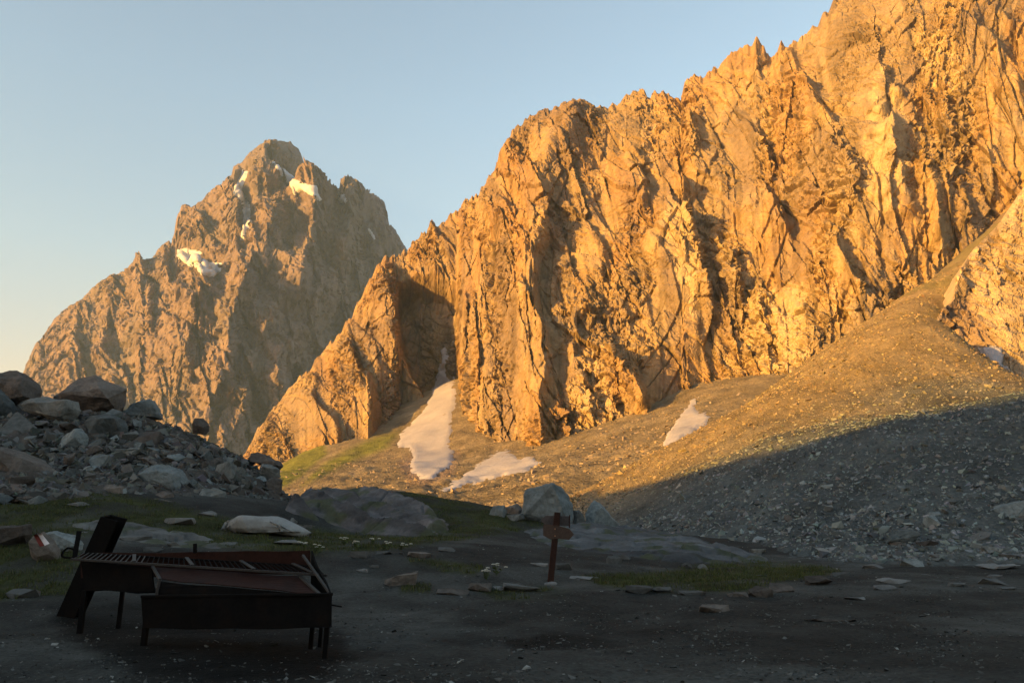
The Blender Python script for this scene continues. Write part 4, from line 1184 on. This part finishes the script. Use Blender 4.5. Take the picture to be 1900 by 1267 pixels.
while len(placed) < 100 and cand < 4000:
    cand += 1
    a = rs.uniform(-10, 1905); b = 1015 + 230 * rs.random() ** 2.2
    if a < 640 and (b > 1110 or 1000 < b < 1110 and 90 < a): continue
    if a > 1150 and b < 1045: continue
    p = gnd(a, b)
    wpx = float(np.clip(rs.lognormal(2.35, 0.3), 8, 22))
    if any((a - q[0]) ** 2 + 4 * (b - q[1]) ** 2 < (0.8 * (wpx + q[2])) ** 2 for q in placed): continue
    placed.append((a, b, wpx))
    me = TEMPL['slab', M_FLAT.name]; me = me[rs.integers(0, len(me))]
    o = rock_at("stone", me, p, wpx * p[1] / F, rs, 0.08, 0.02)
    o.scale = (o.scale[0], o.scale[1], o.scale[2] * 0.7)
    lab = f"small flat grey stone {beside(a, b, GROUND_MARKS)}"
    tag(o, lab, "stone", "small flat stones strewn over the ground")
# pebbles
n = 30000
aa = rs.uniform(-0.72, 0.72, n); yy = 7.5 * (34 / 7.5) ** rs.random(n); xx = aa * yy
zz = ground_z(xx, yy)
qx, qy = proj(np.stack([xx, yy, zz], -1))
ok = rs.random(n) > 0.9 * grass_mask(qx, qy, xx, yy)
clump = 0.5 + 0.5 * fbm(xx / 1.5, yy / 1.5, 3, 1401)
ok &= rs.random(n) < 0.15 + 1.1 * sstep(0.35, 0.75, clump)
ok &= ~in_poly(qx, qy, [(130,1130),(250,1120),(420,1140),(620,1175),(635,1215),(590,1255),(420,1265),(250,1245)]) | (rs.random(n) < 0.25)
xx, yy, zz = xx[ok], yy[ok], zz[ok]; n = len(xx)
sz = np.clip(rs.lognormal(-3.85, 0.55, n), 0.010, 0.12)
colr = np.array([0.068, 0.073, 0.070]) * np.where(rs.random((n, 1)) < 0.035, 2.8, rs.uniform(0.35, 1.5, (n, 1)))
tag(scatter("gravel", np.stack([xx, yy, zz + 0.004], -1), sz, colr, rs, 0.3, 0.7), "small stones and grit strewn over the dark bare soil", "gravel", kind="stuff")

# ------------------------------------------------------------------ grass
def grass_mat():
    m, nt, b = nmat("grass_blades"); N = nt.nodes.new; L = nt.links.new
    a = N("ShaderNodeVertexColor"); a.layer_name = "Col"
    L(a.outputs["Color"], b.inputs["Base Color"]); b.inputs["Roughness"].default_value = 0.7
    b.inputs["Specular IOR Level"].default_value = 0.15
    return m
M_GRASS = grass_mat()
n = 260000
aa = rs.uniform(-0.78, 0.45, n); yy = 12.0 * (46 / 12.0) ** rs.random(n); xx = aa * yy
zz = ground_z(xx, yy)
qx, qy = proj(np.stack([xx, yy, zz], -1))
gm = grass_mask(qx, qy, xx, yy)
tuft = 0.5 + 0.5 * fbm(xx / 0.45, yy / 0.45, 3, 1501)
ok = (gm > 0.25) & (rs.random(n) < gm * sstep(0.25, 0.7, tuft))
ok &= ~((zz < heap_z(xx, yy) - 0.1) & (yy > 25))
xx, yy, zz, tuft, gm = xx[ok], yy[ok], zz[ok], tuft[ok], gm[ok]; n = len(xx)
print("grass blades", n)
hh_ = (0.03 + 0.10 * rs.random(n) * tuft) * (0.6 + 0.8 * tuft); ww_ = 0.010 + 0.0006 * yy
th = rs.uniform(0, 6.283, n); lean = rs.normal(0, 0.5, n) * hh_; la = rs.uniform(0, 6.283, n)
b0 = np.stack([xx - np.cos(th) * ww_ / 2, yy - np.sin(th) * ww_ / 2, zz - 0.01], -1)
b1 = np.stack([xx + np.cos(th) * ww_ / 2, yy + np.sin(th) * ww_ / 2, zz - 0.01], -1)
tp = np.stack([xx + np.cos(la) * lean, yy + np.sin(la) * lean, zz + hh_], -1)
V = np.stack([b0, b1, tp], 1).reshape(-1, 3)
gc = np.array([0.042, 0.054, 0.015]) * rs.uniform(0.6, 1.5, (n, 1)); dry = rs.random((n, 1)) < 0.12
gc = np.where(dry, np.array([0.075, 0.068, 0.035]), gc)
tag(link("grass", mesh_from("grass", V, np.arange(n * 3).reshape(-1, 3), M_GRASS, np.repeat(gc, 3, 0))), "short alpine grass growing in patches over the dark ground", "grass", kind="stuff")

# pale flowering plants
M_STEM = rock_mat("stem_green", (0.06, 0.08, 0.03), s1=5, s2=30, var=0.2, bump=0.1, bdist=0.01)
M_UMBEL = rock_mat("pale_flower", (0.42, 0.42, 0.36), s1=20, s2=60, var=0.2, bump=0.1, bdist=0.005)
def flower(px_, py_, hgt, nst, lab, seed):
    rs_ = np.random.default_rng(seed)
    p = gnd(px_, py_)
    e = bpy.data.objects.new("wildflower", None); COL.objects.link(e); e.location = tuple(p)
    tag(e, lab, "plant", "pale wildflowers")
    for k in range(nst):
        bm = bmesh.new()
        tx, ty, tz = rs_.normal(0, 0.10), rs_.normal(0, 0.06), hgt * rs_.uniform(0.7, 1.1)
        r_ = 0.006
        ring0 = [bm.verts.new((r_ * math.cos(q), r_ * math.sin(q), -0.02)) for q in (0, 2.1, 4.2)]
        ring1 = [bm.verts.new((tx * .5 + r_ * math.cos(q), ty * .5 + r_ * math.sin(q), tz * .6)) for q in (0, 2.1, 4.2)]
        ring2 = [bm.verts.new((tx + r_ * math.cos(q), ty + r_ * math.sin(q), tz)) for q in (0, 2.1, 4.2)]
        for ra, rb in ((ring0, ring1), (ring1, ring2)):
            for q in range(3): bm.faces.new((ra[q], ra[(q + 1) % 3], rb[(q + 1) % 3], rb[q]))
        for q in range(5):
            z0 = tz * rs_.uniform(0.1, 0.7); an = rs_.uniform(0, 6.28); L_ = 0.09
            v0 = bm.verts.new((tx * z0 / tz * .8, ty * z0 / tz * .8, z0)); v1 = bm.verts.new((v0.co.x + L_ * .5 * math.cos(an) - .02 * math.sin(an), v0.co.y + L_ * .5 * math.sin(an) + .02 * math.cos(an), z0 + .04))
            v2 = bm.verts.new((v0.co.x + L_ * math.cos(an), v0.co.y + L_ * math.sin(an), z0 + .03)); bm.faces.new((v0, v1, v2))
        me = bpy.data.meshes.new("stem"); bm.to_mesh(me); bm.free(); me.materials.append(M_STEM)
        st = link("stem", me, e)
        bm = bmesh.new()
        for q in range(9):
            an = q * 2.4; rr = 0.014 * math.sqrt(q)
            m4 = Matrix.Translation((tx + rr * math.cos(an), ty + rr * math.sin(an), tz + 0.012 - rr * 0.2))
            bmesh.ops.create_icosphere(bm, subdivisions=1, radius=0.012, matrix=m4)
        me = bpy.data.meshes.new("flower_head"); bm.to_mesh(me); bm.free(); me.materials.append(M_UMBEL)
        link("flower_head", me, st)
flower(903, 1076, 0.24, 5, "pale flowering plant at the path's edge left of the signpost, left one", 1)
flower(921, 1068, 0.24, 5, "pale flowering plant at the path's edge left of the signpost, right one", 2)
for i, (a, b) in enumerate([(640, 1012), (662, 1018), (690, 1010), (712, 1020), (742, 1022), (565, 1018), (590, 1026)]):
    flower(a, b, 0.18, 4, "low pale flowering plant in the grass below the pale boulder", 10 + i)

# ------------------------------------------------------------------ signpost
def slab_mesh(name, pts, thick, mat, bev=0.0, dent=0.0):
    """flat plate from a planar outline, given real thickness"""
    P_ = [Vector(tuple(p)) for p in pts]
    nrm = Vector((0, 0, 0))
    for i in range(len(P_)): nrm += P_[i].cross(P_[(i + 1) % len(P_)])
    nrm.normalize()
    bm = bmesh.new()
    a = [bm.verts.new(p + nrm * thick / 2) for p in P_]; b = [bm.verts.new(p - nrm * thick / 2) for p in P_]
    bm.faces.new(a); bm.faces.new(b[::-1])
    for i in range(len(P_)):
        j = (i + 1) % len(P_)
        bm.faces.new((a[j], a[i], b[i], b[j]))
    bmesh.ops.recalc_face_normals(bm, faces=bm.faces[:])
    if bev: bmesh.ops.bevel(bm, geom=bm.edges[:], offset=bev, segments=1, affect='EDGES')
    if dent:
        from mathutils import noise as mn
        bmesh.ops.subdivide_edges(bm, edges=[q for q in bm.edges if q.calc_length() > 0.2], cuts=7, use_grid_fill=True)
        for v_ in bm.verts: v_.co += nrm * dent * mn.noise(v_.co * 2.3) + Vector((0, 0, 0.7 * dent * mn.noise(v_.co * 1.7 + Vector((5, 1, 2)))))
    me = bpy.data.meshes.new(name); bm.to_mesh(me); bm.free(); me.materials.append(mat)
    return me

def bar_mesh(name, p0, p1, w_, d_, mat, bev=0.004, up=(0, 0, 1)):
    p0, p1 = Vector(tuple(p0)), Vector(tuple(p1))
    ax = (p1 - p0).normalized(); upv = Vector(up)
    if abs(ax.dot(upv)) > 0.95: upv = Vector((0, 1, 0))
    sx = ax.cross(upv).normalized(); sy = ax.cross(sx).normalized()
    bm = bmesh.new()
    def ring(c): return [bm.verts.new(c + sx * i * w_ / 2 + sy * j * d_ / 2) for i, j in ((-1, -1), (1, -1), (1, 1), (-1, 1))]
    a, b = ring(p0), ring(p1)
    bm.faces.new(a[::-1]); bm.faces.new(b)
    for i in range(4): bm.faces.new((a[i], a[(i + 1) % 4], b[(i + 1) % 4], b[i]))
    bmesh.ops.recalc_face_normals(bm, faces=bm.faces[:])
    if bev: bmesh.ops.bevel(bm, geom=bm.edges[:], offset=min(bev, 0.3 * min(w_, d_)), segments=1, affect='EDGES')
    me = bpy.data.meshes.new(name); bm.to_mesh(me); bm.free(); me.materials.append(mat)
    return me

def local(e, me):
    me.transform(Matrix.Translation(-e.location)); return me

def empty(name, loc, label, cat, group=None):
    e = bpy.data.objects.new(name, None); COL.objects.link(e); e.location = tuple(loc)
    return tag(e, label, cat, group)

M_POST = rock_mat("old_wood_post", (0.032, 0.017, 0.013), s1=3, s2=30, var=0.35, bump=0.4, bdist=0.01)
M_BOARD = rock_mat("weathered_board", (0.062, 0.045, 0.037), s1=4, s2=24, var=0.30, bump=0.4, bdist=0.006)
M_BOARD2 = rock_mat("greyed_board", (0.075, 0.066, 0.064), s1=4, s2=24, var=0.30, bump=0.4, bdist=0.006)
M_BOLT = rock_mat("rusty_bolt", (0.30, 0.16, 0.08), s1=10, s2=60, var=0.3, bump=0.2, bdist=0.002, rough=0.6)
base_p = gnd(1021, 1081); YS = base_p[1]
e = empty("signpost", base_p, "dark wooden trail signpost with arrow board, standing alone on the bare ground", "signpost")
topc = at(1034.5, 950, YS)
link("post", local(e, bar_mesh("post", base_p - np.array([0.01, 0, 0.12]), topc, 0.135, 0.12, M_POST, 0.012)), e)
yb = YS - 0.085
br = link("arrow_board", local(e, slab_mesh("arrow_board", [at(1008, 972, yb + .10), at(1036, 975, yb), at(1057, 981, yb - .06), at(1065, 991, yb - .085), at(1056, 1001, yb - .06), at(1036, 999, yb), at(1021, 1000, yb + .05), at(1008, 993, yb + .10)], 0.03, M_BOARD, 0.004)), e)
for a, b in ((1030, 981), (1030, 994)):
    bm = bmesh.new(); bmesh.ops.create_cone(bm, cap_ends=True, segments=8, radius1=0.016, radius2=0.012, depth=0.02, matrix=Matrix.Translation(Vector(tuple(at(a, b, yb - 0.02))) - e.location) @ Matrix.Rotation(R(90), 4, 'X'))
    me = bpy.data.meshes.new("bolt"); bm.to_mesh(me); bm.free(); me.materials.append(M_BOLT); link("bolt", me, br)
yb2 = YS + 0.085
link("upper_board", local(e, slab_mesh("upper_board", [at(1003, 966, yb2), at(1012, 956, yb2), at(1057, 957, yb2), at(1057, 976, yb2), at(1012, 973, yb2)], 0.03, M_BOARD2, 0.004)), e)
link("board_strut", local(e, bar_mesh("board_strut", at(1057, 955, yb2 - .02), at(1056.5, 979, yb2 - .02), 0.025, 0.03, M_POST, 0.003)), e)

# ------------------------------------------------------------------ rusty barbecue, grate and beam
M_IRON = rock_mat("sooty_iron", (0.006, 0.006, 0.006), s1=3, s2=22, var=0.4, bump=0.3, bdist=0.01, rough=0.85, spec=0.04, tint=(0.008, 0.006, 0.005))
M_RUST = rock_mat("rusted_sheet", (0.024, 0.009, 0.006), s1=2.2, s2=18, var=0.45, bump=0.35, bdist=0.01, rough=0.85, tint=(0.010, 0.006, 0.005))
M_STEEL = rock_mat("dull_steel", (0.034, 0.032, 0.030), s1=5, s2=40, var=0.3, bump=0.2, bdist=0.004, rough=0.55)
def gz1(x, y): return float(ground_z(np.array([x]), np.array([y]))[0])
eb = at(420, 1180, 10.0); eb[2] = gz1(eb[0], eb[1])
e = empty("barbecue", eb, "large dark rusted iron barbecue with open trough standing in the left foreground", "barbecue")
def plate(name, pts, mat, t_=0.012, parent=None, bev=0.002):
    return link(name, local(e, slab_mesh(name, [at(*p) for p in pts], t_, mat, bev, 0.03)), parent or e)
plate("back_panel", [(148,1027,11.1),(575,1020,10.25),(577,1062,10.25),(150,1072,11.1)], M_RUST)
plate("end_panel", [(577,1021,10.2),(617,1104,9.2),(616,1165,9.2),(584,1130,10.2)], M_IRON, 0.02)
fp = plate("front_panel", [(262,1108,9.95),(616,1104,9.2),(615,1165,9.2),(264,1166,9.95)], M_IRON, 0.02)
link("rim", local(e, bar_mesh("rim", at(262,1106,9.94), at(617,1102,9.19), 0.035, 0.03, M_IRON)), fp)
plate("bottom_panel", [(264,1150,9.97),(612,1160,9.24),(582,1126,10.2),(300,1128,10.8)], M_IRON, 0.02)
plate("rusty_sheet", [(285,1052,10.55),(554,1068,9.95),(590,1100,9.32),(297,1076,10.05)], M_RUST, 0.012)
plate("inner_panel", [(298,1079,10.02),(588,1103,9.36),(588,1118,9.36),(292,1116,10.0)], M_IRON, 0.012)
plate("side_box_front", [(150,1040,10.95),(284,1050,10.52),(288,1098,10.5),(158,1096,10.95)], M_IRON, 0.02)
plate("side_box_bottom", [(158,1095,10.97),(288,1097,10.52),(296,1092,11.2),(170,1090,11.6)], M_IRON, 0.02)
for p0, p1, w_ in (((283,1050,10.5),(297,1075,10.02),0.035), ((297,1075,10.0),(288,1116,9.97),0.035), ((555,1067,9.93),(593,1102,9.28),0.035), ((562,1030,10.18),(612,1100,9.28),0.03)):
    link("edge_bar", local(e, bar_mesh("edge_bar", at(*p0), at(*p1), w_, 0.03, M_STEEL)), e)
link("upright_tab", local(e, bar_mesh("upright_tab", at(362,1026,10.6), at(362,1008,10.6), 0.045, 0.03, M_IRON)), e)
for a, b, Y_, w_ in ((158, 1094, 10.98, .09), (228, 1092, 11.6, .075), (272, 1150, 10.0, .09), (580, 1158, 9.9, .07), (597, 1150, 10.05, .06), (607, 1160, 9.26, .075)):
    t0_ = at(a, b, Y_); b0_ = np.array([t0_[0] - 0.01, t0_[1], gz1(t0_[0], t0_[1]) - 0.03])
    link("leg", local(e, bar_mesh("leg", t0_, b0_, w_ * 0.7, w_ * 0.65, M_IRON)), e)
link("hook", local(e, bar_mesh("hook", at(616,1122,9.22), at(634,1125,9.18), 0.014, 0.014, M_IRON, 0)), e)

FR0, FR1, BK0, BK1 = at(132,1037,10.75), at(607,1067,9.72), at(152,1026,11.05), at(575,1050,10.15)
ge = (FR0 + FR1 + BK0 + BK1) / 4
e = empty("grate", ge, "long narrow steel grate lying across the top of the rusted barbecue", "grate")
link("rail", local(e, bar_mesh("rail", FR0, FR1, 0.028, 0.03, M_STEEL)), e)
link("rail", local(e, bar_mesh("rail", BK0, BK1, 0.024, 0.024, M_IRON)), e)
for t_ in (0.265, 0.50, 0.735, 0.95):
    link("crossbar", local(e, bar_mesh("crossbar", FR0 * (1 - t_) + FR1 * t_ + (0, 0, .022), BK0 * (1 - t_ + .02) + BK1 * (t_ - .02) + (0, 0, .022), 0.045, 0.014, M_STEEL, 0.002)), e)
for k in range(46):
    t_ = 0.012 + k / 46.0
    link("rod", local(e, bar_mesh("rod", FR0 * (1 - t_) + FR1 * t_ + (0, 0, .008), BK0 * (1 - t_) + BK1 * t_ + (0, 0, .008), 0.012, 0.012, M_STEEL if k < 14 else M_IRON, 0)), e)
link("handle", local(e, bar_mesh("handle", at(138,1036,10.8), at(147,985,10.95), 0.06, 0.02, M_IRON)), e)
hp = [at(a, b, 10.9) for a, b in ((140,1030),(136,1018),(126,1016),(118,1022),(114,1030),(120,1034),(140,1035))]
for k in range(6): link("handle_loop", local(e, bar_mesh("handle_loop", hp[k], hp[k + 1], 0.022, 0.022, M_IRON, 0)), e)

# leaning channel beam
b0_, t0_ = at(128, 1142, 12.7), at(214, 955, 12.15)
b0_[2] = gz1(b0_[0], b0_[1]) - 0.05
ax = Vector(tuple(t0_ - b0_)); L_ = ax.length; ax.normalize()
sx = Vector((0.95, -0.3, 0)); sx = (sx - ax * sx.dot(ax)).normalized(); sy = ax.cross(sx)
sec = [(-.15, -.10), (.15, -.10), (.15, -.075), (-.12, -.075), (-.12, .075), (.15, .075), (.15, .10), (-.15, .10)]
bm = bmesh.new()
ra = [bm.verts.new(sx * u + sy * w_) for u, w_ in sec]
rb = [bm.verts.new(ax * (L_ - (0.10 if u < 0 else 0.0)) + sx * u + sy * w_) for u, w_ in sec]
bm.faces.new(ra[::-1]); bm.faces.new(rb)
for i in range(8): bm.faces.new((ra[i], ra[(i + 1) % 8], rb[(i + 1) % 8], rb[i]))
bmesh.ops.recalc_face_normals(bm, faces=bm.faces[:])
me = bpy.data.meshes.new("steel_beam"); bm.to_mesh(me); bm.free(); me.materials.append(M_IRON)
o = link("steel_beam", me); o.location = tuple(b0_)
tag(o, "dark heavy channel beam leaning up behind the barbecue's left end", "beam")
st0, st1 = at(160, 1108, 12.0), at(148, 1142, 11.9); st1[2] = gz1(st1[0], st1[1])
o = link("steel_rod", bar_mesh("steel_rod", st0 - st1, np.zeros(3), 0.03, 0.03, M_STEEL, 0)); o.location = tuple(st1)
tag(o, "short grey rod leaning between the beam's foot and the barbecue leg", "rod")

# rocks with the painted trail mark at the left
M_WHITEPAINT = rock_mat("white_paint", (0.62, 0.58, 0.58), s1=8, s2=40, var=0.2, bump=0.2, bdist=0.003)
M_REDPAINT = rock_mat("red_paint", (0.14, 0.035, 0.03), s1=8, s2=40, var=0.3, bump=0.2, bdist=0.003)
p = gnd(84, 1040)
r1 = hero("boulder", 84, 1014, 66, 56, p[1], M_ROCK_BROWN, "brown boulder with a white and red painted trail mark at left", seed=301,
     outline=[(56,1030),(58,1004),(66,990),(82,985),(98,1000),(112,1022),(114,1042),(70,1046)], depth=0.5, noise=0.012)
bvh_y = p[1] - 0.40
dg = bpy.context.evaluated_depsgraph_get()
from mathutils.bvhtree import BVHTree
bvh = BVHTree.FromPolygons([v_.co + r1.location for v_ in r1.data.vertices], [tuple(q.vertices) for q in r1.data.polygons])
def paint(name, quad, mat, nu=4, nv=8):
    V = []
    for j in range(nv + 1):
        for i in range(nu + 1):
            u, w_ = i / nu, j / nv
            a = (quad[0][0] * (1 - u) + quad[1][0] * u) * (1 - w_) + (quad[3][0] * (1 - u) + quad[2][0] * u) * w_
            b = (quad[0][1] * (1 - u) + quad[1][1] * u) * (1 - w_) + (quad[3][1] * (1 - u) + quad[2][1] * u) * w_
            dx, dy, dz = ray(a, b); d = Vector((float(dx), float(dy), float(dz))).normalized()
            hit = bvh.ray_cast(Vector((0, 0, EYE)), d)
            q = hit[0] - d * 0.012 if hit[0] else Vector(tuple(at(a, b, bvh_y)))
            V.append(q - r1.location)
    me = mesh_from(name, np.array([tuple(q) for q in V]), grid_faces(nv + 1, nu + 1), mat)
    return link(name, me, r1)
paint("white_stripe", [(69,989),(76,988),(92,1008),(83,1012)], M_WHITEPAINT)
paint("red_stripe", [(62,992),(68.5,990),(82,1012),(74,1014)], M_REDPAINT)
hero("boulder", 124, 1004, 70, 44, gnd(124, 1030)[1] + 0.4, M_ROCK_BLUE, "blue grey boulder just right of the painted boulder", seed=302, depth=0.6,
     outline=[(72,1000),(84,986),(108,984),(136,992),(152,1010),(154,1030),(110,1034),(90,1016)])
hero("boulder", 20, 992, 90, 44, gnd(20, 1012)[1], M_ROCK_BROWN, "dark broken rock at the left edge beside the painted boulder", seed=303, depth=0.6, noise=0.03,
     outline=[(-30,980),(0,974),(36,976),(60,972),(60,992),(50,1010),(0,1012),(-30,1010)])


# ------------------------------------------------------------------ the hazy morning air
m, nt, b = nmat("morning_haze")
nt.nodes.remove(b)
pv = nt.nodes.new("ShaderNodeVolumePrincipled")
pv.inputs["Color"].default_value = (0.46, 0.70, 1.0, 1)
pv.inputs["Density"].default_value = HAZE_DENSITY
pv.inputs["Anisotropy"].default_value = 0.0
nt.links.new(pv.outputs[0], nt.nodes["Material Output"].inputs["Volume"])
hv = np.array([(x, y, z) for x in (-1950, 1950) for y in (-800, 3800) for z in (-11, 1060)], float)
hf = [(0, 1, 3, 2), (4, 6, 7, 5), (0, 4, 5, 1), (2, 3, 7, 6), (0, 2, 6, 4), (1, 5, 7, 3)]
tag(link("haze", mesh_from("haze", hv, hf, m, smooth=False)), kind="stuff")
